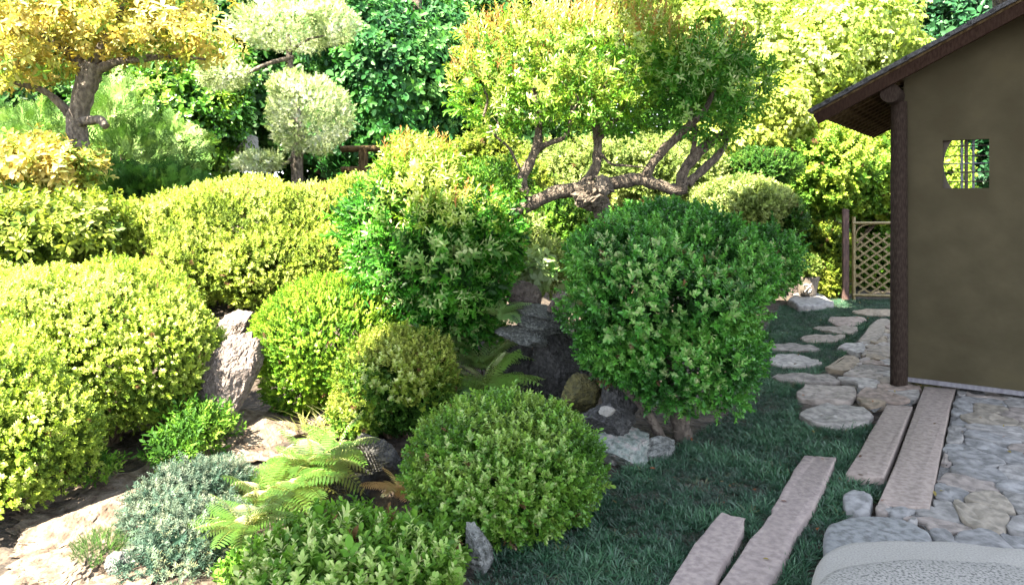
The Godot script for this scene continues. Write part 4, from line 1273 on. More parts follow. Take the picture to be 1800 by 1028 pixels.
	tree("shade_tree", "dark bluish tree whose leaves show under the hut's eave", Vector3(7.075, 2.012, -14.6), Vector3(0, 0, 0), 4.2, 0.14, [[Vector3(6.738, 3.135, -14.6), Vector3(1.235, 0.674, 1)], [Vector3(7.969, 3.388, -14), Vector3(1.292, 0.969, 1.2)], [Vector3(8.862, 4.884, -14.4), Vector3(1.218, 1.218, 1.1)], [Vector3(8.71, 2.068, -13.4), Vector3(0.722, 1.134, 1)]],
		{"kind": "broad", "mat": "gloss", "n": 3200, "size": [0.18, 0.32], "tints": COOL, "seed": 48, "depth": 0.7, "lump": 0.25, "clump": 1.0}, M.bark, 6, group)
	shrub("clipped_hedge", "big rounded yellow green hedge to the side of the bamboo gate", "hedge", [[Vector3(4.818, 1.896, -11.6), Vector3(1.071, 0.758, 0.9)], [Vector3(5.718, 1.813, -11.8), Vector3(0.908, 0.772, 0.8)], [Vector3(4.119, 1.725, -11.9), Vector3(0.732, 0.549, 0.7)], [Vector3(6.626, 1.722, -11.8), Vector3(0.526, 0.726, 0.7)]], {"kind": "azalea", "mat": "leaf", "n": 8600, "size": [0.1, 0.17], "tints": [Color(0.087, 0.16, 0.022), Color(0.189, 0.261, 0.036), Color(0.29, 0.319, 0.05), Color(0.392, 0.392, 0.09)], "seed": 49, "depth": 0.3, "young": 0.4}, 8, 0.03)
	shrub("clipped_azalea", "pale dome of clipped azalea half behind the dark shrub", "shrub", [[Vector3(2.852, 1.337, -9.2), Vector3(0.623, 0.354, 0.62)]], {"kind": "azalea", "mat": "matt", "n": 4200, "size": [0.05, 0.085], "tints": PALE, "seed": 50, "depth": 0.15, "lump": 0.08}, 5, 0.02)
	shrub("dark_bush", "small dark clipped bush on top of the pale azalea dome's far side", "shrub", [[Vector3(3.52, 1.882, -10.4), Vector3(0.496, 0.24, 0.4)], [Vector3(3.378, 1.208, -9), Vector3(0.152, 0.222, 0.25)]], {"kind": "box", "mat": "leaf", "n": 2400, "size": [0.06, 0.1], "tints": LEAF, "seed": 51, "depth": 0.3}, 4, 0.02)
	shrub("sunlit_shrub", "light yellow shrub seen under the trained tree's limbs", "shrub", [[Vector3(1.329, 1.745, -9.6), Vector3(0.96, 0.458, 0.7)], [Vector3(2.24, 1.85, -10.4), Vector3(0.72, 0.48, 0.6)], [Vector3(0.471, 1.842, -10.2), Vector3(0.549, 0.353, 0.5)]], {"kind": "azalea", "mat": "matt", "n": 5200, "size": [0.07, 0.12], "tints": PALE, "seed": 52, "depth": 0.25}, 6, 0.02)
	shrub("sunlit_shrub", "loose pale shrub between the wooden fence and the trained tree's first limb", "shrub", [[Vector3(-0.278, 1.966, -8.6), Vector3(0.344, 0.265, 0.4)], [Vector3(0, 1.671, -8.2), Vector3(0.378, 0.189, 0.4)]], {"kind": "azalea", "mat": "leaf", "n": 2200, "size": [0.06, 0.11], "tints": YELLOWISH, "seed": 53, "depth": 0.6}, 5, 0.02)
	shrub("leafy_shrub", "green leafy shrub in the gap under the trained tree's thick limb", "shrub", [[Vector3(0.451, 1.158, -6.9), Vector3(0.372, 0.308, 0.4)], [Vector3(0.785, 1.084, -6.8), Vector3(0.262, 0.209, 0.35)]], {"kind": "box", "mat": "leaf", "n": 2200, "size": [0.07, 0.11], "tints": FRESH, "seed": 54, "depth": 0.4, "young": 0.2}, 5, 0.015)
	shrub("leafy_shrub", "narrow pale yellow shrub beside the trained tree's lower clump", "shrub", [[Vector3(0.089, 1.081, -6.4), Vector3(0.128, 0.187, 0.22)], [Vector3(0.258, 0.887, -6.1), Vector3(0.211, 0.15, 0.25)]], {"kind": "lance", "mat": "matt", "n": 620, "size": [0.09, 0.14], "tints": PALE, "seed": 55, "depth": 0.6}, 4, 0.012)
	# old wooden fence in the shade of the trees
	var fence := thing("wooden_fence", "low old wooden fence in the dark under the trees", "fence", Vector3(-1.538, 1.835, -10))
	fence.position.y = rise(fence.position.x, -fence.position.z)
	for y in [0.0, -0.28]:
		var g := Geo.new()
		g.tube([Vector3(-2.331, 2.134, -10.1) + Vector3(0, y, 0), Vector3(-0.716, 2.151, -9.9) + Vector3(0, y, 0)], [0.045, 0.045], 8, 0.05, noise)
		put(fence, "rail", g.mesh(fence.position), M.rafter_wood)
	for p in [Vector3(-2.02, 1.605, -10.1), Vector3(-0.838, 1.602, -9.9)]:
		var g := Geo.new()
		g.box(Transform3D(Basis(), p + Vector3(0, -0.01, 0.06)), Vector3(0.11, 1.1, 0.11), 0.01)
		put(fence, "fence_post", g.mesh(fence.position), M.rafter_wood)
	rock("whitish blue stand-in for a pale patch in the leaves behind the pruned conifer", Vector3(-3.98, 2.243, -11.2), Vector3(0.2, 0.22, 0.2), 402, M.step_stone)  # boulder shape stands in for a pale patch of unknown nature
	# shaped conifer with separate pads
	var o := thing("pruned_conifer", "conifer pruned into pale round pads on bare crooked limbs", "tree", Vector3(-2.733, 1.595, -9.4))
	o.position.y = rise(o.position.x, -o.position.z)
	limb(o, "trunk", [o.position + Vector3(0, -0.05, 0), Vector3(-2.733, 1.956, -9.4), Vector3(-2.726, 2.322, -9.45), Vector3(-2.865, 2.927, -9.6), Vector3(-2.91, 3.592, -9.6)], [0.085, 0.075, 0.06, 0.05, 0.03], M.grey_bark)
	limb(o, "branch", [Vector3(-2.843, 3.296, -9.6), Vector3(-3.142, 3.189, -9.5), Vector3(-3.398, 3.041, -9.4), Vector3(-3.652, 2.968, -9.4)], [0.03, 0.026, 0.02, 0.01], M.grey_bark)
	limb(o, "branch", [Vector3(-2.726, 2.086, -9.4), Vector3(-2.862, 1.894, -9.3), Vector3(-3.149, 1.86, -9.2)], [0.03, 0.022, 0.012], M.grey_bark)
	limb(o, "branch", [Vector3(-2.895, 3.37, -9.6), Vector3(-2.631, 3.496, -9.5), Vector3(-2.386, 3.532, -9.4)], [0.025, 0.02, 0.01], M.grey_bark)
	var pads := [[[Vector3(-2.54, 2.487, -9.3), Vector3(0.501, 0.472, 0.5)], [Vector3(-2.776, 2.809, -9.3), Vector3(0.258, 0.229, 0.3)]], [[Vector3(-2.917, 3.68, -9.6), Vector3(0.679, 0.281, 0.55)], [Vector3(-2.4, 3.739, -9.6), Vector3(0.369, 0.251, 0.4)]], [[Vector3(-3.673, 3.041, -9.4), Vector3(0.318, 0.174, 0.3)]], [[Vector3(-3.149, 1.91, -9.2), Vector3(0.297, 0.106, 0.25)]]]
	for i in pads.size():
		foliage(o, "pad", pads[i], {"kind": "scale", "mat": "needle", "n": [4200, 4000, 1100, 760][i], "size": [0.05, 0.085], "wild": 0.8, "tints": [Color(0.103, 0.1548, 0.0525), Color(0.23, 0.2964, 0.1155), Color(0.345, 0.4037, 0.231), Color(0.437, 0.475, 0.399)], "seed": 60 + i, "depth": 0.3, "lump": 0.2, "up": 0.4, "clump": 3.0})
	# the orange leaved tree
	o = thing("orange_tree", "old tree with orange young leaves on a stout leaning trunk", "tree", Vector3(-4.396, 1.479, -7.6))
	o.position.y = rise(o.position.x, -o.position.z)
	limb(o, "trunk", [o.position + Vector3(0, -0.05, 0), Vector3(-4.431, 1.801, -7.6), Vector3(-4.472, 2.21, -7.6), Vector3(-4.356, 2.612, -7.55), Vector3(-4.269, 2.832, -7.55)], [0.1, 0.092, 0.098, 0.105, 0.095], M.grey_bark, 0.3, 14)
	limb(o, "branch", [Vector3(-4.269, 2.757, -7.55), Vector3(-3.981, 2.846, -7.5), Vector3(-3.519, 2.892, -7.5), Vector3(-3.115, 2.869, -7.5)], [0.06, 0.04, 0.028, 0.012], M.grey_bark)
	limb(o, "branch", [Vector3(-4.327, 2.728, -7.55), Vector3(-4.56, 2.97, -7.6), Vector3(-4.975, 3.227, -7.7), Vector3(-5.449, 3.464, -7.7)], [0.07, 0.05, 0.035, 0.02], M.grey_bark)
	limb(o, "branch", [Vector3(-4.56, 2.327, -7.6), Vector3(-4.702, 2.517, -7.5), Vector3(-4.867, 2.588, -7.4), Vector3(-5.11, 2.629, -7.3)], [0.05, 0.035, 0.028, 0.012], M.grey_bark)
	limb(o, "branch", [Vector3(-4.298, 2.786, -7.55), Vector3(-4.096, 3.123, -7.5), Vector3(-3.923, 3.469, -7.5)], [0.07, 0.045, 0.02], M.grey_bark)
	limb(o, "branch_stub", [Vector3(-4.414, 2.234, -7.55), Vector3(-4.2, 2.258, -7.5), Vector3(-4.092, 2.184, -7.45)], [0.05, 0.042, 0.036], M.grey_bark)
	limb(o, "branch", [Vector3(-4.443, 1.918, -7.6), Vector3(-4.554, 1.82, -7.4), Vector3(-4.773, 1.787, -7.3)], [0.04, 0.025, 0.01], M.grey_bark)
	foliage(o, "crown", [[Vector3(-4.911, 3.262, -7.6), Vector3(0.877, 0.409, 0.8)], [Vector3(-3.952, 3.21, -7.5), Vector3(0.692, 0.335, 0.7)], [Vector3(-3.288, 3.037, -7.5), Vector3(0.433, 0.196, 0.45)], [Vector3(-4.952, 2.788, -7.4), Vector3(0.484, 0.205, 0.5)], [Vector3(-4.32, 3.79, -7.8), Vector3(1.2, 0.36, 0.8)]],
		{"kind": "orange", "mat": "matt", "n": 2500, "size": [0.1, 0.165], "wild": 0.8, "tints": ORANGE, "seed": 66, "depth": 0.7, "lump": 0.3, "up": 0.45, "clump": 1.8})
	foliage(o, "low_crown", [[Vector3(-4.745, 1.798, -7.3), Vector3(0.382, 0.191, 0.4)], [Vector3(-4.408, 1.731, -7.3), Vector3(0.253, 0.191, 0.35)]], {"kind": "orange", "mat": "matt", "n": 700, "size": [0.12, 0.19], "tints": ORANGE, "seed": 67, "depth": 0.7, "lump": 0.25, "up": 0.45})
	# an added tree, crown out of view, shaped to shade lawn, path and hut
	o = thing("added_shade_evergreen", "added evergreen rooted behind the hut, unseen crown shaped to shade lawn and path", "tree", Vector3(5.4, 0, -7.9))
	limb(o, "trunk", [Vector3(5.4, -0.1, -7.9), Vector3(5.3, 2.5, -7.8), Vector3(4.9, 4.2, -7.4), Vector3(3.6, 5.1, -6.6)], [0.24, 0.2, 0.17, 0.12], M.bark)
	for e in [Vector3(0.6, 4.8, -5.8), Vector3(-2.2, 4.6, -2.0), Vector3(-0.4, 4.7, -0.6), Vector3(1.8, 4.8, -2.6)]:
		limb(o, "branch", [Vector3(4.5, 4.5, -7.1), Vector3(4.5, 4.5, -7.1).lerp(e, 0.5) + Vector3(0, 0.4, 0), e], [0.11, 0.07, 0.025], M.bark)
	var crown := PackedVector2Array([Vector2(-3.3, -0.2), Vector2(-2.9, 1.5), Vector2(-2.65, 2.5), Vector2(-2.45, 2.95), Vector2(-2.0, 2.85), Vector2(-1.2, 2.95), Vector2(-0.25, 3.5), Vector2(0.0, 4.4), Vector2(0.25, 5.5), Vector2(0.5, 6.6), Vector2(1.2, 7.0), Vector2(2.2, 7.2), Vector2(2.7, 8.7), Vector2(4.0, 8.9), Vector2(3.6, 6.8), Vector2(3.2, 3.0), Vector2(1.6, 1.0), Vector2(0.0, -0.6), Vector2(-2.5, -1.2)])  # outline drawn so that its shadow falls where shade is wanted
	rng.seed = 99
	var places := []
	while places.size() < 9500:
		var p := Vector2(rng.randf_range(-3.4, 4.0), rng.randf_range(-1.2, 8.9))
		if not Geometry2D.is_point_in_polygon(p, crown):
			continue
		var y := 4.1 + 0.3 * noise.get_noise_2d(p.x * 0.5, p.y * 0.5) + rng.randf() * 0.55
		if EYE + 0.285 * p.y > y - 0.3:
			y = EYE + 0.285 * p.y + 0.3 + rng.randf() * 0.6
		var axis := Vector3(rng.randf_range(-0.6, 0.6), 1, rng.randf_range(-0.6, 0.6)).normalized()
		var x := axis.cross(Vector3(sin(p.x * 50.0), 0.1, cos(p.x * 50.0))).normalized()
		var sc := rng.randf_range(0.22, 0.34)
		places.append([0, Transform3D(Basis(x * sc, axis * sc, x.cross(axis) * sc), Vector3(p.x, y, -p.y) - o.position), pick_tint(DEEP, rng.randf()), 0])
	scatter(o, "crown", SPRIG.broad[0], M.gloss, places)


# ---------------------------------------------------------------- the trained tree
func build_trained_tree() -> void:
	var o := thing("trained_tree", "trained tree with a long crooked limb, gnarled burl and orange tipped new shoots", "tree", Vector3(0.685, 1.238, -5.5))
	o.position.y = rise(o.position.x, -o.position.z)
	limb(o, "trunk", [o.position + Vector3(0.02, -0.05, 0), o.position + Vector3(0.05, 0.6, 0), Vector3(0.685, 1.281, -5.5), Vector3(0.643, 1.442, -5.5), Vector3(0.643, 1.543, -5.5)], [0.085, 0.075, 0.066, 0.075, 0.06], M.bark, 0.4, 14)
	var burl := put(o, "burl", rock_mesh(Vector3(0.12, 0.095, 0.11), 501, 3, 12, 0.5), M.bark)
	burl.position = Vector3(0.584, 1.463, -5.42) - o.position
	burl = put(o, "burl", rock_mesh(Vector3(0.075, 0.06, 0.07), 502, 3, 10, 0.6), M.grey_bark)
	burl.position = Vector3(0.675, 1.546, -5.42) - o.position
	limb(o, "limb", [Vector3(0.668, 1.535, -5.5), Vector3(0.503, 1.522, -5.5), Vector3(0.302, 1.492, -5.45), Vector3(0.125, 1.408, -5.4), Vector3(-0.062, 1.318, -5.35), Vector3(-0.285, 1.165, -5.3)], [0.055, 0.058, 0.052, 0.048, 0.042, 0.025], M.bark, 0.35, 12)
	limb(o, "limb", [Vector3(0.643, 1.543, -5.5), Vector3(0.795, 1.577, -5.5), Vector3(0.948, 1.594, -5.5), Vector3(1.092, 1.556, -5.5), Vector3(1.218, 1.522, -5.5), Vector3(1.295, 1.535, -5.5)], [0.05, 0.05, 0.047, 0.044, 0.042, 0.04], M.bark, 0.35, 12)
	limb(o, "branch", [Vector3(0.125, 1.433, -5.42), Vector3(0.075, 1.583, -5.4), Vector3(0.133, 1.72, -5.4), Vector3(0.189, 1.869, -5.45), Vector3(0.195, 2.085, -5.5), Vector3(0.169, 2.296, -5.5)], [0.04, 0.038, 0.035, 0.034, 0.026, 0.012], M.bark, 0.35)
	limb(o, "branch", [Vector3(0.184, 1.819, -5.45), Vector3(0.291, 1.865, -5.4), Vector3(0.391, 1.911, -5.35), Vector3(0.432, 2.067, -5.35)], [0.026, 0.022, 0.018, 0.01], M.bark, 0.3, 8)
	limb(o, "branch", [Vector3(0.499, 1.543, -5.5), Vector3(0.615, 1.655, -5.55), Vector3(0.646, 1.786, -5.6), Vector3(0.646, 1.924, -5.6), Vector3(0.625, 2.139, -5.6), Vector3(0.603, 2.441, -5.6)], [0.034, 0.036, 0.034, 0.032, 0.024, 0.01], M.bark, 0.35)
	limb(o, "branch", [Vector3(0.646, 1.898, -5.6), Vector3(0.754, 2.001, -5.6), Vector3(0.869, 2.189, -5.65)], [0.024, 0.018, 0.008], M.bark, 0.3, 8)
	limb(o, "branch", [Vector3(0.982, 1.585, -5.5), Vector3(1.036, 1.71, -5.45), Vector3(1.13, 1.832, -5.4), Vector3(1.271, 1.965, -5.4), Vector3(1.404, 2.094, -5.4), Vector3(1.495, 2.281, -5.4)], [0.034, 0.034, 0.034, 0.03, 0.022, 0.01], M.bark, 0.35)
	limb(o, "branch", [Vector3(1.261, 1.526, -5.5), Vector3(1.282, 1.653, -5.5), Vector3(1.371, 1.78, -5.5), Vector3(1.489, 1.882, -5.5), Vector3(1.616, 1.979, -5.5), Vector3(1.692, 2.148, -5.5)], [0.042, 0.04, 0.042, 0.036, 0.026, 0.012], M.bark, 0.35)
	limb(o, "branch", [Vector3(1.308, 1.569, -5.52), Vector3(1.46, 1.693, -5.55), Vector3(1.594, 1.829, -5.6), Vector3(1.68, 2.032, -5.6)], [0.036, 0.032, 0.026, 0.012], M.bark, 0.35)
	limb(o, "branch", [Vector3(1.333, 1.746, -5.5), Vector3(1.35, 1.911, -5.45), Vector3(1.321, 2.121, -5.45)], [0.022, 0.018, 0.008], M.bark, 0.3, 8)
	limb(o, "twig", [Vector3(0.675, 1.783, -5.55), Vector3(0.74, 1.712, -5.5), Vector3(0.838, 1.697, -5.45), Vector3(0.984, 1.683, -5.42)], [0.013, 0.012, 0.009, 0.005], M.bark, 0.2, 6)
	limb(o, "twig", [Vector3(0.087, 1.616, -5.4), Vector3(0.033, 1.72, -5.4), Vector3(-0.029, 1.829, -5.35), Vector3(-0.122, 1.907, -5.3), Vector3(-0.204, 2.041, -5.3)], [0.013, 0.011, 0.01, 0.008, 0.004], M.bark, 0.2, 6)
	limb(o, "twig", [Vector3(1.692, 2.127, -5.5), Vector3(1.777, 2.212, -5.5), Vector3(1.853, 2.296, -5.5)], [0.012, 0.008, 0.004], M.bark, 0.2, 6)
	# crown: leaves along drooping shoots, and a fringe of upright young ones
	var crown := [[Vector3(0.36, 2.571, -5.5), Vector3(0.415, 0.254, 0.45)], [Vector3(0, 2.468, -5.4), Vector3(0.332, 0.258, 0.4)], [Vector3(0.797, 2.622, -5.6), Vector3(0.439, 0.25, 0.45)], [Vector3(-0.204, 2.245, -5.3), Vector3(0.22, 0.224, 0.3)], [Vector3(0.126, 2.163, -5.45), Vector3(0.293, 0.184, 0.34)], [Vector3(0.457, 2.204, -5.3), Vector3(0.31, 0.188, 0.34)], [Vector3(0.74, 2.093, -5.5), Vector3(0.245, 0.152, 0.28)], [Vector3(-0.132, 2.034, -5.35), Vector3(0.156, 0.091, 0.2)], [Vector3(0.943, 2.371, -5.7), Vector3(0.272, 0.21, 0.34)], [Vector3(1.058, 2.529, -5.5), Vector3(0.254, 0.186, 0.32)], [Vector3(0.386, 2.403, -5.9), Vector3(0.545, 0.318, 0.4)]]
	for i in crown.size():
		var from: Vector3 = [Vector3(0.195, 2.085, -5.5), Vector3(0.169, 2.212, -5.5), Vector3(0.625, 2.139, -5.6), Vector3(-0.204, 2.041, -5.3), Vector3(0.195, 2.085, -5.5), Vector3(0.432, 2.067, -5.35), Vector3(0.646, 1.924, -5.6), Vector3(-0.122, 1.907, -5.3), Vector3(0.869, 2.189, -5.65), Vector3(0.869, 2.189, -5.65), Vector3(0.432, 2.067, -5.35)][i]
		var to: Vector3 = crown[i][0]
		limb(o, "twig", [from, from.lerp(to, 0.5) + Vector3(0.03, 0.02, 0.02), to], [0.012, 0.009, 0.004], M.bark, 0.25, 6)
	var young_lit_tints := [Color(0.06, 0.15, 0.012), Color(0.14, 0.225, 0.02), Color(0.23, 0.26, 0.035), Color(0.32, 0.3, 0.09)]  # young leaves, lightened further as the sunlit parts of the tree
	foliage(o, "crown", crown, {"kind": "lance", "mat": "leaf", "n": 3500, "size": [0.08, 0.13], "tints": young_lit_tints, "seed": 70, "depth": 0.55, "lump": 0.35, "up": 0.35, "young": 0.55, "clump": 3.0, "parts": 220})
	foliage(o, "crown", [[Vector3(1.216, 2.364, -5.45), Vector3(0.235, 0.193, 0.32)], [Vector3(1.46, 2.457, -5.5), Vector3(0.279, 0.178, 0.36)], [Vector3(1.674, 2.282, -5.55), Vector3(0.213, 0.196, 0.3)], [Vector3(1.396, 2.135, -5.4), Vector3(0.249, 0.158, 0.3)], [Vector3(1.768, 2.33, -5.5), Vector3(0.118, 0.11, 0.18)], [Vector3(1.532, 1.992, -5.5), Vector3(0.144, 0.085, 0.18)], [Vector3(1.495, 2.387, -5.8), Vector3(0.268, 0.223, 0.3)]], {"kind": "lance", "mat": "leaf", "n": 1500, "size": [0.085, 0.14], "tints": [Color(0.028, 0.095, 0.012), Color(0.05, 0.15, 0.018), Color(0.085, 0.2, 0.024), Color(0.14, 0.23, 0.03)], "seed": 71, "depth": 0.5, "lump": 0.35, "up": 0.3, "clump": 3.0, "parts": 60})  # shade on this half of the crown put into darker tints
	var clump_low := [[Vector3(-0.56, 0.97, -5.2), Vector3(0.512, 0.38, 0.5)], [Vector3(-0.856, 1.246, -5.3), Vector3(0.294, 0.294, 0.4)], [Vector3(-0.28, 1.17, -5.2), Vector3(0.28, 0.248, 0.4)], [Vector3(-0.396, 0.677, -5.15), Vector3(0.277, 0.206, 0.32)]]
	foliage(o, "lower_clump", clump_low, {"kind": "lance", "mat": "leaf", "n": 3400, "size": [0.09, 0.15], "tints": [Color(0.018, 0.075, 0.009), Color(0.032, 0.125, 0.011), Color(0.05, 0.16, 0.013), Color(0.07, 0.185, 0.017)], "seed": 72, "depth": 0.45, "lump": 0.2, "up": 0.2, "clump": 3.0, "parts": 180})  # shaded lower part, its shade put into the leaf tints
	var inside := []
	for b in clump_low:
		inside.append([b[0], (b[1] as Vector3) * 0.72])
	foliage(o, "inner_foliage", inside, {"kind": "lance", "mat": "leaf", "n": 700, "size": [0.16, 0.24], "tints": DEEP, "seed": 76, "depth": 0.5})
	foliage(o, "lower_clump_top", [[Vector3(-0.679, 1.656, -5.35), Vector3(0.255, 0.173, 0.32)], [Vector3(-0.666, 1.47, -5.25), Vector3(0.323, 0.182, 0.36)], [Vector3(-0.432, 1.313, -5.1), Vector3(0.345, 0.133, 0.34)]], {"kind": "lance", "mat": "leaf", "n": 1500, "size": [0.085, 0.13], "tints": young_lit_tints, "seed": 73, "depth": 0.5, "lump": 0.2, "up": 0.5, "young": 0.4, "clump": 3.0, "parts": 90})  # sunlit top of the clump, lightened by its tints
	foliage(o, "side_clump", [[Vector3(-0.151, 1.493, -5.6), Vector3(0.267, 0.172, 0.3)]], {"kind": "lance", "mat": "leaf", "n": 420, "size": [0.09, 0.14], "tints": FRESH, "seed": 74, "depth": 0.5, "up": 0.3})
	# young shoots standing out of the tops
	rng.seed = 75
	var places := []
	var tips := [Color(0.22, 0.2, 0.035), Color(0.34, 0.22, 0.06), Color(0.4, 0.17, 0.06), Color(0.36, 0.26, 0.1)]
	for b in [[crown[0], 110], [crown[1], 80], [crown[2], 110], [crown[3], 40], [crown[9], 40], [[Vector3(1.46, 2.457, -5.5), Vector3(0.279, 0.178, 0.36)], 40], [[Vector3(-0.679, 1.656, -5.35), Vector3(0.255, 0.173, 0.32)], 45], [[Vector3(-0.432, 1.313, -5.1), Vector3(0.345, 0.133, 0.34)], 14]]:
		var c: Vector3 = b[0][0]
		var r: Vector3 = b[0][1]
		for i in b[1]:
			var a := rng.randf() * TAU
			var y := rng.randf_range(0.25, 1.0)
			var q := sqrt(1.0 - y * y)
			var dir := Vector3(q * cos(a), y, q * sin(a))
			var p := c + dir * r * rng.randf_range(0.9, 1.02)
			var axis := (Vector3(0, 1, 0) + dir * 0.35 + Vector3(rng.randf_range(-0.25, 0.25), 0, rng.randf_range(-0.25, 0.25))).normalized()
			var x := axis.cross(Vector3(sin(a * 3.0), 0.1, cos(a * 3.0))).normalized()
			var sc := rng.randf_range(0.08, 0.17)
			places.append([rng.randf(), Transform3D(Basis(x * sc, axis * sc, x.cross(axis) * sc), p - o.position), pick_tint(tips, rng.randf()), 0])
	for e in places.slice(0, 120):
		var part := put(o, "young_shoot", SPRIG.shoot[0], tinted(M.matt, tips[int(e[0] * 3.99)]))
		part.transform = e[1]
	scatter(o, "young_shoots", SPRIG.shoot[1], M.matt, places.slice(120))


# ---------------------------------------------------------------- middle distance
func build_middle() -> void:
	shrub("azalea_hedge", "long low sunlit azalea hedge sweeping across the mound", "hedge", [[Vector3(-2.667, 1.029, -7.3), Vector3(0.983, 0.606, 1.1)], [Vector3(-1.878, 1.165, -7.4), Vector3(0.598, 0.444, 0.8)], [Vector3(-3.392, 1.046, -7), Vector3(0.592, 0.388, 0.7)], [Vector3(-2.1, 0.825, -6.5), Vector3(0.55, 0.35, 0.5)], [Vector3(-2.7, 0.85, -6.5), Vector3(0.475, 0.31, 0.5)], [Vector3(-1.551, 0.859, -6.4), Vector3(0.369, 0.354, 0.4)], [Vector3(-1.578, 1.479, -7.6), Vector3(0.351, 0.222, 0.4)]],
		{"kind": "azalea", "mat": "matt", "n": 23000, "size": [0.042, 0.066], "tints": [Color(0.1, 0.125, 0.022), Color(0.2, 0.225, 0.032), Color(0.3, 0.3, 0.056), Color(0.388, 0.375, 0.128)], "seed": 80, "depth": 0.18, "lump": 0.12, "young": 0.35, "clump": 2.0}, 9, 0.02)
	shrub("broadleaf_shrub", "bush of larger leaves tucked between the orange tree and the big round azalea", "shrub", [[Vector3(-3.824, 1.145, -6.1), Vector3(0.516, 0.272, 0.5)], [Vector3(-3.635, 1.232, -6.3), Vector3(0.291, 0.218, 0.4)], [Vector3(-4.246, 1.127, -6), Vector3(0.415, 0.277, 0.5)]],
		{"kind": "orange", "mat": "leaf", "n": 1500, "size": [0.09, 0.15], "tints": YELLOWISH, "seed": 81, "depth": 0.35, "young": 0.4}, 6, 0.018)
	shrub("creeping_juniper", "flat dark green juniper spreading at the orange tree's foot", "shrub", [[Vector3(-4.103, 1.547, -8.4), Vector3(0.678, 0.194, 0.5)], [Vector3(-4.697, 1.648, -8.6), Vector3(0.397, 0.172, 0.4)]],
		{"kind": "fan", "mat": "needle", "n": 1100, "size": [0.11, 0.18], "tints": LEAF, "seed": 82, "depth": 0.5, "up": 0.2}, 4, 0.015)
	# dome of small leaves in front of the hedge, its pale stone, the bush that leans on it
	shrub("boxwood_dome", "bright green boxwood clipped into a smooth dome", "shrub", [[Vector3(-1.231, 0.519, -5), Vector3(0.485, 0.392, 0.52)], [Vector3(-1.364, 0.319, -4.9), Vector3(0.279, 0.279, 0.36)], [Vector3(-1.018, 0.338, -4.9), Vector3(0.294, 0.234, 0.36)]],
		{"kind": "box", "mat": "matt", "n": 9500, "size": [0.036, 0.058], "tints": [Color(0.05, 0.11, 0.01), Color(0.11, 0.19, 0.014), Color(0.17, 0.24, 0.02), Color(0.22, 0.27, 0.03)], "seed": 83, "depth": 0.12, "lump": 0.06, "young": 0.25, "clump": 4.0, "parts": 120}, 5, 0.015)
	shrub("small_azalea", "small azalea leaning on the boxwood dome, tinted sunlit yellow on top and shaded dark below", "shrub", [[Vector3(-0.71, 0.349, -4.5), Vector3(0.346, 0.277, 0.36)], [Vector3(-0.595, 0.435, -4.55), Vector3(0.217, 0.175, 0.3)], [Vector3(-0.88, 0.198, -4.4), Vector3(0.186, 0.156, 0.28)]],
		{"kind": "azalea", "mat": "leaf", "n": 5200, "size": [0.038, 0.06], "tints": [Color(0.03, 0.07, 0.01), Color(0.07, 0.125, 0.016), Color(0.14, 0.17, 0.02), Color(0.24, 0.23, 0.05)], "seed": 84, "depth": 0.25, "lump": 0.14, "young": 0.55, "parts": 120}, 6, 0.012)  # sun on top and shade below are put into the tint
	rock("tall pinkish stone slab standing between the big azalea and the boxwood dome", Vector3(-1.686, 0.355, -4.42), Vector3(0.2, 0.33, 0.18), 607, M.pink_rock, -0.9, Vector3(-0.5, 0, 0.2), 12)
	rock("lighter stone just behind the tall pinkish slab", Vector3(-2.068, 0.459, -5.6), Vector3(0.17, 0.2, 0.16), 602, M.pink_rock, 0.9)
	rock("flat sunlit stone lying before the tall pinkish slab", Vector3(-1.471, 0.02, -4.447), Vector3(0.33, 0.07, 0.16), 603, M.pale_soil, 0.2)
	rock("small pale stone at the boxwood dome's foot", Vector3(-1.222, 0.03, -4.673), Vector3(0.12, 0.07, 0.09), 604, M.pink_rock, 0.4)
	# rockwork in the middle: layered slabs and dark boulders
	rock("white topped stone crowning the layered slabs", Vector3(0.088, 0.77, -5.2), Vector3(0.15, 0.11, 0.12), 611, M.pink_rock, 0.4, Vector3(0.25, 0, 0.1), 10)
	rock("uppermost thin dark slab of the layered rockwork", Vector3(0.171, 0.707, -4.95), Vector3(0.24, 0.05, 0.18), 612, M.slate_rock, 0.2, Vector3(0.1, 0, -0.16), 16)
	rock("second greenish slab of the layered rockwork, jutting out", Vector3(0.131, 0.654, -4.88), Vector3(0.26, 0.065, 0.2), 613, M.slate_rock, -0.2, Vector3(0.12, 0, -0.22), 16)
	rock("lowest overhanging slab of the layered rockwork", Vector3(0.074, 0.579, -4.82), Vector3(0.24, 0.075, 0.2), 614, M.slate_rock, 0.5, Vector3(0.1, 0, -0.12), 16)
	rock("small white veined stone beside the layered slabs", Vector3(0.305, 0.727, -4.95), Vector3(0.09, 0.12, 0.1), 615, M.pink_rock, 0.9)
	rock("tall black boulder under the layered slabs", Vector3(0.288, 0.296, -5), Vector3(0.24, 0.38, 0.2), 616, M.dark_rock, 0.3, Vector3(0, 0, 0.12), 11)
	rock("dark boulder sunk behind the ferns", Vector3(0.02, 0.253, -5.1), Vector3(0.26, 0.3, 0.2), 617, M.dark_rock, 1.0)
	rock("mossy ochre stone at the dark shrub's foot", Vector3(0.441, 0.249, -4.62), Vector3(0.15, 0.13, 0.13), 618, M.ochre_rock, 0.1, Vector3(0, 0, 0), 12)
	rock("dark upright stone beside the mossy ochre one", Vector3(0.64, 0.256, -4.5), Vector3(0.13, 0.24, 0.14), 619, M.dark_rock, 0.7)
	rock("low dark stone below the mossy ochre one", Vector3(0.523, 0.191, -4.25), Vector3(0.17, 0.12, 0.14), 620, M.dark_rock, 0.2)
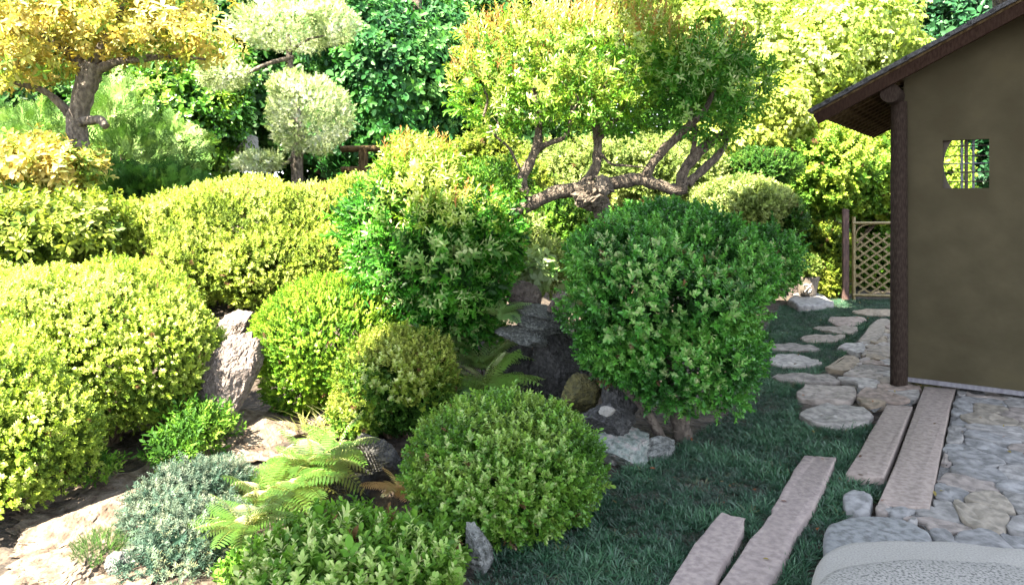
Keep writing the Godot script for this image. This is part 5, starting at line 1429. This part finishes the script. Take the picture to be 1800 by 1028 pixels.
	rock("small pale blue stone on the dark low one", Vector3(0.539, 0.271, -4.12), Vector3(0.055, 0.035, 0.05), 621, M.step_stone, 0.2)
	rock("broad greenish rock sloping down into the lawn", Vector3(0.613, 0.03, -4.195), Vector3(0.26, 0.17, 0.3), 622, M.green_rock, 0.5, Vector3(0.1, 0, -0.1), 10)
	rock("reddish broken rock at the lawn's edge, next to the greenish one", Vector3(0.779, 0, -4.217), Vector3(0.17, 0.12, 0.2), 623, M.grey_rock, 1.3, Vector3(0, 0, -0.2), 9)
	# ferns over the rocks
	var green := [Color(0.05, 0.13, 0.02), Color(0.09, 0.19, 0.03), Color(0.13, 0.23, 0.05)]
	fern("light green fern arching before the black boulder", Vector3(-0.164, 0.208, -4.75), [[1.5, 0.42, -0.3], [1.25, 0.4, -0.5], [1.75, 0.4, -0.1], [0.9, 0.32, -0.35], [-1.2, 0.25, -0.2], [0.3, 0.28, -0.3], [2.1, 0.32, 0.05], [1.0, 0.34, -0.05], [-0.5, 0.24, -0.4]], [Color(0.06, 0.17, 0.02), Color(0.1, 0.24, 0.03), Color(0.14, 0.28, 0.05)], 31)
	fern("darker fern reaching up to the layered slabs", Vector3(-0.19, 0.308, -4.95), [[1.2, 0.42, -0.75], [1.5, 0.36, -0.5], [0.5, 0.3, -0.5], [-0.9, 0.28, -0.4], [-1.5, 0.26, -0.2], [0.0, 0.24, -0.2]], [Color(0.04, 0.12, 0.03), Color(0.08, 0.19, 0.045)], 32)
	fern("low fern under the small azalea's edge", Vector3(-0.384, 0.208, -4.75), [[0.6, 0.26, -0.2], [-0.6, 0.25, -0.2], [1.6, 0.28, -0.3], [-1.6, 0.22, 0.0]], [Color(0.03, 0.11, 0.045), Color(0.06, 0.16, 0.07)], 33)
	# big single leaves of an aralia beside the dark shrub
	var o := thing("broad_leaf_plant", "seedling with a few large dark oval leaves above the layered slabs", "plant", Vector3(0.427, 0.518, -5.05))
	limb(o, "stem", [o.position, Vector3(0.445, 0.715, -5.03), Vector3(0.404, 0.873, -5)], [0.007, 0.006, 0.004], M.twig, 0.0, 5)
	var k := 0
	for e in [[Vector3(0.396, 0.873, -5), Vector3(-0.7, -0.3, 0.5), 0.13], [Vector3(0.4, 0.865, -5), Vector3(0.3, -0.75, 0.55), 0.14], [Vector3(0.408, 0.873, -5), Vector3(0.6, -0.5, 0.5), 0.13], [Vector3(0.432, 0.794, -5.02), Vector3(0.75, -0.6, 0.4), 0.15], [Vector3(0.396, 0.881, -5), Vector3(-0.2, -0.75, 0.6), 0.13], [Vector3(0.441, 0.715, -5.03), Vector3(0.5, -0.5, 0.6), 0.13]]:
		var g := Geo.new()
		var d: Vector3 = (e[1] as Vector3).normalized()
		g.leaf(e[0], d, d.cross(Vector3(0.1, 0.6, 0.8)).normalized(), e[2], e[2] * 0.6, 0.2, 0.2, 3)
		put(o, "leaf", g.mesh(o.position), tinted(M.leaf, COOL[1 + k % 2]))
		k += 1
	fern("dark fern hanging over the side of the layered slabs", Vector3(-0.075, 0.667, -4.85), [[1.4, 0.26, -0.5], [0.5, 0.24, -0.3], [2.3, 0.22, 0.0]], [Color(0.04, 0.12, 0.03), Color(0.08, 0.19, 0.045)], 34)
	# white edged leaves in the sun
	shrub("variegated_plant", "small plant of whitish leaves in the sun above the layered slabs", "plant", [[Vector3(0.164, 0.881, -5.6), Vector3(0.164, 0.112, 0.2)]], {"kind": "broad", "mat": "matt", "n": 60, "size": [0.09, 0.14], "tints": [Color(0.1, 0.18, 0.04), Color(0.3, 0.33, 0.15), Color(0.4, 0.42, 0.28)], "seed": 90, "depth": 0.8}, 3, 0.008)
	shrub("undergrowth_plant", "leafy seedlings in the shade below the trained tree's lower clump", "plant", [[Vector3(-0.22, 0.55, -5.2), Vector3(0.18, 0.104, 0.2)], [Vector3(-0.432, 0.469, -5.1), Vector3(0.157, 0.094, 0.2)]], {"kind": "broad", "mat": "leaf", "n": 120, "size": [0.07, 0.11], "tints": [Color(0.05, 0.1, 0.02), Color(0.13, 0.2, 0.05), Color(0.25, 0.27, 0.12)], "seed": 91, "depth": 0.8}, 4, 0.006)
	# the dark clipped shrub beside the lawn
	var dark := [[Vector3(0.927, 0.82, -4.55), Vector3(0.577, 0.455, 0.62)], [Vector3(0.743, 1.025, -4.6), Vector3(0.389, 0.301, 0.5)], [Vector3(1.235, 1.03, -4.75), Vector3(0.409, 0.314, 0.5)], [Vector3(1.032, 0.502, -4.4), Vector3(0.423, 0.298, 0.5)], [Vector3(1.752, 1.002, -5.2), Vector3(0.224, 0.232, 0.38)], [Vector3(0.685, 0.585, -4.5), Vector3(0.249, 0.228, 0.4)], [Vector3(1.309, 0.583, -4.6), Vector3(0.212, 0.177, 0.34)], [Vector3(0.96, 1.228, -4.8), Vector3(0.388, 0.166, 0.45)]]
	shrub("clipped_evergreen", "large dark glossy evergreen clipped round beside the stepping stones", "shrub", dark,
		{"kind": "azalea_near", "mat": "gloss", "inner": true, "n": 11000, "size": [0.05, 0.078], "tints": [Color(0.02, 0.065, 0.012), Color(0.036, 0.12, 0.018), Color(0.062, 0.175, 0.024), Color(0.11, 0.23, 0.04)], "seed": 92, "depth": 0.25, "lump": 0.2, "up": 0.35, "clump": 2.2, "parts": 300, "low": 0.26}, 0)
	var root: Node3D = get_node("clipped_evergreen")
	var was := root.position
	root.position = Vector3(1.006, 0, -4.435)
	for c in root.get_children():
		c.position += was - root.position
	limb(root, "trunk", [Vector3(1.044, -0.03, -4.495), Vector3(1.006, 0.141, -4.42), Vector3(0.986, 0.286, -4.45), Vector3(0.952, 0.585, -4.5)], [0.062, 0.056, 0.05, 0.03], M.grey_bark, 0.25, 12)
	limb(root, "branch", [Vector3(0.904, 0, -4.435), Vector3(0.795, 0.198, -4.4), Vector3(0.694, 0.299, -4.4), Vector3(0.629, 0.396, -4.42)], [0.032, 0.028, 0.022, 0.014], M.grey_bark, 0.25, 9)
	limb(root, "branch", [Vector3(0.772, 0.232, -4.4), Vector3(0.768, 0.338, -4.38), Vector3(0.812, 0.468, -4.4)], [0.02, 0.016, 0.01], M.grey_bark, 0.25, 8)


# ---------------------------------------------------------------- close to the viewer
func build_near() -> void:
	var yellow := [Color(0.091, 0.129, 0.022), Color(0.199, 0.237, 0.032), Color(0.305, 0.321, 0.05), Color(0.412, 0.404, 0.126)]
	shrub("round_azalea", "largest round azalea, sunlit yellow green, above the bare sandy ground", "shrub", [[Vector3(-2.44, 0.508, -4.5), Vector3(0.595, 0.561, 0.62)], [Vector3(-2.742, 0.604, -4.4), Vector3(0.508, 0.44, 0.6)], [Vector3(-2.082, 0.502, -4.4), Vector3(0.284, 0.372, 0.4)], [Vector3(-3.109, 0.557, -4.3), Vector3(0.496, 0.496, 0.6)]],
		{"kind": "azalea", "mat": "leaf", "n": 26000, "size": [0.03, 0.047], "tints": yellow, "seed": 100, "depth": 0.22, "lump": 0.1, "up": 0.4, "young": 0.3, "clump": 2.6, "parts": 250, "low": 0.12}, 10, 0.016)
	shrub("round_azalea", "yellow green azalea drooping over the sandy ground in front of the largest one", "shrub", [[Vector3(-2.302, 0.265, -3.5), Vector3(0.283, 0.337, 0.36)], [Vector3(-2.504, 0.4, -3.5), Vector3(0.35, 0.404, 0.4)], [Vector3(-2.297, 0.105, -3.3), Vector3(0.203, 0.203, 0.28)]],
		{"kind": "azalea", "mat": "leaf", "n": 8200, "size": [0.03, 0.047], "tints": yellow, "seed": 101, "depth": 0.25, "lump": 0.12, "up": 0.4, "young": 0.2, "parts": 120, "low": 0.1}, 6, 0.014)
	var near := [Color(0.045, 0.1, 0.013), Color(0.075, 0.15, 0.018), Color(0.11, 0.19, 0.024), Color(0.16, 0.21, 0.036)]
	shrub("round_azalea", "neat round azalea at the lawn's edge, in the shade, with glossy small leaves", "shrub", [[Vector3(-0.039, 0.216, -3.4), Vector3(0.434, 0.303, 0.44)], [Vector3(-0.051, 0.193, -3.3), Vector3(0.381, 0.234, 0.38)]],
		{"kind": "azalea_near", "mat": "gloss", "n": 6800, "size": [0.036, 0.054], "tints": near, "seed": 102, "depth": 0.18, "lump": 0.08, "up": 0.4, "young": 0.3, "clump": 4.0, "parts": 300, "low": 0.05}, 7, 0.014)
	shrub("low_azalea", "low spreading azalea with long fresh leaves, nearest to the viewer", "shrub", [[Vector3(-0.609, -0.005, -2.75), Vector3(0.41, 0.195, 0.42)], [Vector3(-0.831, -0.02, -2.7), Vector3(0.249, 0.15, 0.3)], [Vector3(-0.353, -0.014, -2.75), Vector3(0.173, 0.169, 0.3)]],
		{"kind": "azalea_near", "mat": "leaf", "n": 3300, "size": [0.055, 0.082], "tints": [Color(0.055, 0.115, 0.014), Color(0.085, 0.165, 0.018), Color(0.11, 0.19, 0.024), Color(0.14, 0.21, 0.034)], "seed": 103, "depth": 0.25, "lump": 0.16, "up": 0.5, "young": 0.25, "clump": 4.0, "parts": 300, "low": 0.02}, 6, 0.012)
	# bluish juniper and its neighbours
	shrub("blue_juniper", "bluish juniper spilling over the sandy bank, pale on top", "shrub", [[Vector3(-1.46, 0.092, -3.3), Vector3(0.208, 0.147, 0.28)], [Vector3(-1.55, 0.062, -3.25), Vector3(0.13, 0.125, 0.22)], [Vector3(-1.338, 0.008, -3), Vector3(0.203, 0.152, 0.26)], [Vector3(-1.393, 0.123, -3.45), Vector3(0.138, 0.08, 0.2)], [Vector3(-1.252, 0.055, -3.1), Vector3(0.119, 0.119, 0.2)]],
		{"kind": "scale", "mat": "needle", "n": 6500, "size": [0.03, 0.052], "wild": 0.9, "tints": BLUISH, "seed": 104, "depth": 0.35, "lump": 0.28, "up": 0.3, "young": 0.3, "clump": 4.0, "parts": 80, "low": 0.0}, 5, 0.01)
	shrub("moss_cushion", "small round cushion of fine green moss in the sandy ground", "plant", [[Vector3(-1.657, 0.009, -2.95), Vector3(0.095, 0.086, 0.11)]], {"kind": "needle", "mat": "needle", "n": 700, "size": [0.03, 0.05], "tints": LEAF, "seed": 105, "depth": 0.3, "up": 0.5}, 0)
	shrub("leafy_plant", "patch of fresh green seedlings at the largest azalea's foot", "plant", [[Vector3(-1.772, 0.141, -4.15), Vector3(0.176, 0.128, 0.2)], [Vector3(-1.77, 0.1, -3.9), Vector3(0.108, 0.084, 0.14)]], {"kind": "lance", "mat": "matt", "n": 360, "size": [0.06, 0.1], "tints": FRESH, "seed": 106, "depth": 0.7, "up": 0.6}, 4, 0.006)
	shrub("leafy_plant", "single green seedling beneath the drooping azalea", "plant", [[Vector3(-2.041, 0.07, -3.7), Vector3(0.057, 0.063, 0.06)]], {"kind": "lance", "mat": "matt", "n": 40, "size": [0.06, 0.09], "tints": FRESH, "seed": 107, "depth": 0.8, "up": 0.6}, 2, 0.004)
	# tuft of thin pale grass
	var o := thing("grass_tuft", "tuft of thin pale grass blades under the small azalea", "grass", Vector3(-1.174, 0, -4.488))
	for i in 7:
		var t := put(o, "tuft", SPRIG.thin_tuft[i % 2], tinted(M.matt, pick_tint(PALE, 0.35 + 0.08 * i)))
		t.position = Vector3(-0.12 + 0.045 * i, 0, 0.04 * sin(i * 2.0))
		t.scale = Vector3.ONE * (0.22 + 0.03 * (i % 3))
		t.rotation.y = i * 1.3
	# ferns
	var green := [Color(0.014, 0.05, 0.007), Color(0.025, 0.08, 0.01), Color(0.042, 0.105, 0.014)]
	fern("wide bright fern between the blue juniper and the dark hollow", Vector3(-1.09, 0.02, -3.541), [[1.3, 0.36, -0.45], [0.7, 0.32, -0.4], [1.9, 0.34, -0.2], [-0.9, 0.32, -0.4], [2.4, 0.3, -0.1], [0.1, 0.27, -0.5], [-1.7, 0.32, -0.3], [1.6, 0.3, -0.75], [-2.6, 0.28, 0.0], [1.0, 0.3, 0.0], [0.4, 0.28, -0.1], [2.1, 0.26, -0.5], [-1.3, 0.28, 0.05], [-2.1, 0.28, -0.1], [3.0, 0.26, 0.1]], green, 41)
	fern("fern above the dark hollow, fronds hanging into it", Vector3(-1.013, 0.08, -3.71), [[1.2, 0.36, -0.5], [1.7, 0.34, -0.25], [0.6, 0.32, -0.45], [2.2, 0.3, 0.0], [-1.3, 0.32, -0.35], [-0.4, 0.28, -0.55], [2.8, 0.26, 0.1], [1.4, 0.32, 0.05], [0.9, 0.3, -0.1], [1.9, 0.28, -0.6], [0.2, 0.26, 0.0], [-0.8, 0.28, -0.1], [-2.0, 0.3, -0.15]], green, 42)
	fern("fern of long fronds between the grass tuft and the dark hollow", Vector3(-0.954, 0.05, -4), [[1.1, 0.34, -0.5], [2.0, 0.32, -0.3], [-1.0, 0.3, -0.4]], green, 45)
	fern("fern half under the low azalea, behind the blue juniper", Vector3(-1.183, 0.03, -3.419), [[0.9, 0.32, -0.5], [-1.5, 0.32, -0.4], [2.6, 0.3, -0.3]], green, 46)
	fern("young light fern before the blue juniper", Vector3(-1.069, 0.12, -2.956), [[-1.6, 0.26, -0.2], [-2.4, 0.24, 0.0], [1.4, 0.26, -0.25], [2.5, 0.24, 0.05], [0.3, 0.22, -0.4], [-0.7, 0.22, -0.3]], green, 43)
	fern("dead rust brown fern at the dark hollow's rim", Vector3(-0.568, -0.02, -3.689), [[0.4, 0.2, -0.2], [1.5, 0.2, -0.1], [-1.4, 0.2, -0.2], [2.6, 0.18, 0.1], [-2.5, 0.18, 0.1], [-0.4, 0.17, -0.5], [1.0, 0.2, -0.5]], [Color(0.12, 0.05, 0.02), Color(0.2, 0.09, 0.035), Color(0.26, 0.14, 0.06)], 44, "")
	# stones close by
	rock("dark wet rock at the back of the hollow", Vector3(-0.766, -0.02, -4.066), Vector3(0.24, 0.17, 0.14), 631, M.dark_rock, 0.3)
	rock("dark grooved rock in the hollow under the ferns", Vector3(-0.857, -0.08, -3.84), Vector3(0.2, 0.12, 0.14), 632, M.dark_rock, 1.1, Vector3(0, 0, 0.2), 9)
	rock("bluish grey stone between the low azalea and the neat round one", Vector3(-0.14, 0.02, -2.928), Vector3(0.075, 0.16, 0.09), 633, M.grey_rock, 0.3)
	rock("large sandy rock sloping out of the ground below the drooping azalea", Vector3(-1.881, -0.03, -3.261), Vector3(0.38, 0.11, 0.3), 634, M.pale_soil, 0.3, Vector3(0.1, 0, 0.15), 7)
	rock("pale sandstone at the very bottom beside the moss cushion", Vector3(-1.79, -0.02, -2.77), Vector3(0.3, 0.11, 0.2), 635, M.pale_soil, 0.9, Vector3(0, 0, 0.1), 7)
	rock("small grey stone between the moss cushion and the blue juniper", Vector3(-1.528, 0, -2.9), Vector3(0.07, 0.08, 0.07), 636, M.grey_rock, 0.9)
	# the planting goes on beyond the largest azalea
	var more := [
		["round_azalea", Vector3(-4.75, 0, -4.2), 1.1, 0.9, "azalea dome standing beyond the largest one, nearest to it"],
		["round_azalea", Vector3(-6.3, 0, -5.9), 2.3, 1.1, "tall azalea dome on the mound beyond the broadleaf bush"],
		["round_azalea_001", Vector3(-4.2, 0, -2.5), 2.0, 1.0, "low azalea at the sandy ground's outer edge"],
		["azalea_hedge", Vector3(-8.6, 0, -8.4), 0.6, 1.0, "second azalea hedge past the orange leaved tree"],
	]
	for e in more:
		var c: Node3D = get_node(e[0] as String).duplicate()
		c.name = numbered((e[0] as String).trim_suffix("_001"))
		add_child(c)
		c.position = Vector3(e[1].x, rise(e[1].x, -e[1].z), e[1].z)
		c.rotation.y = e[2]
		c.scale = Vector3.ONE * e[3]
		tag(c, e[4], "shrub", "clipped azaleas")
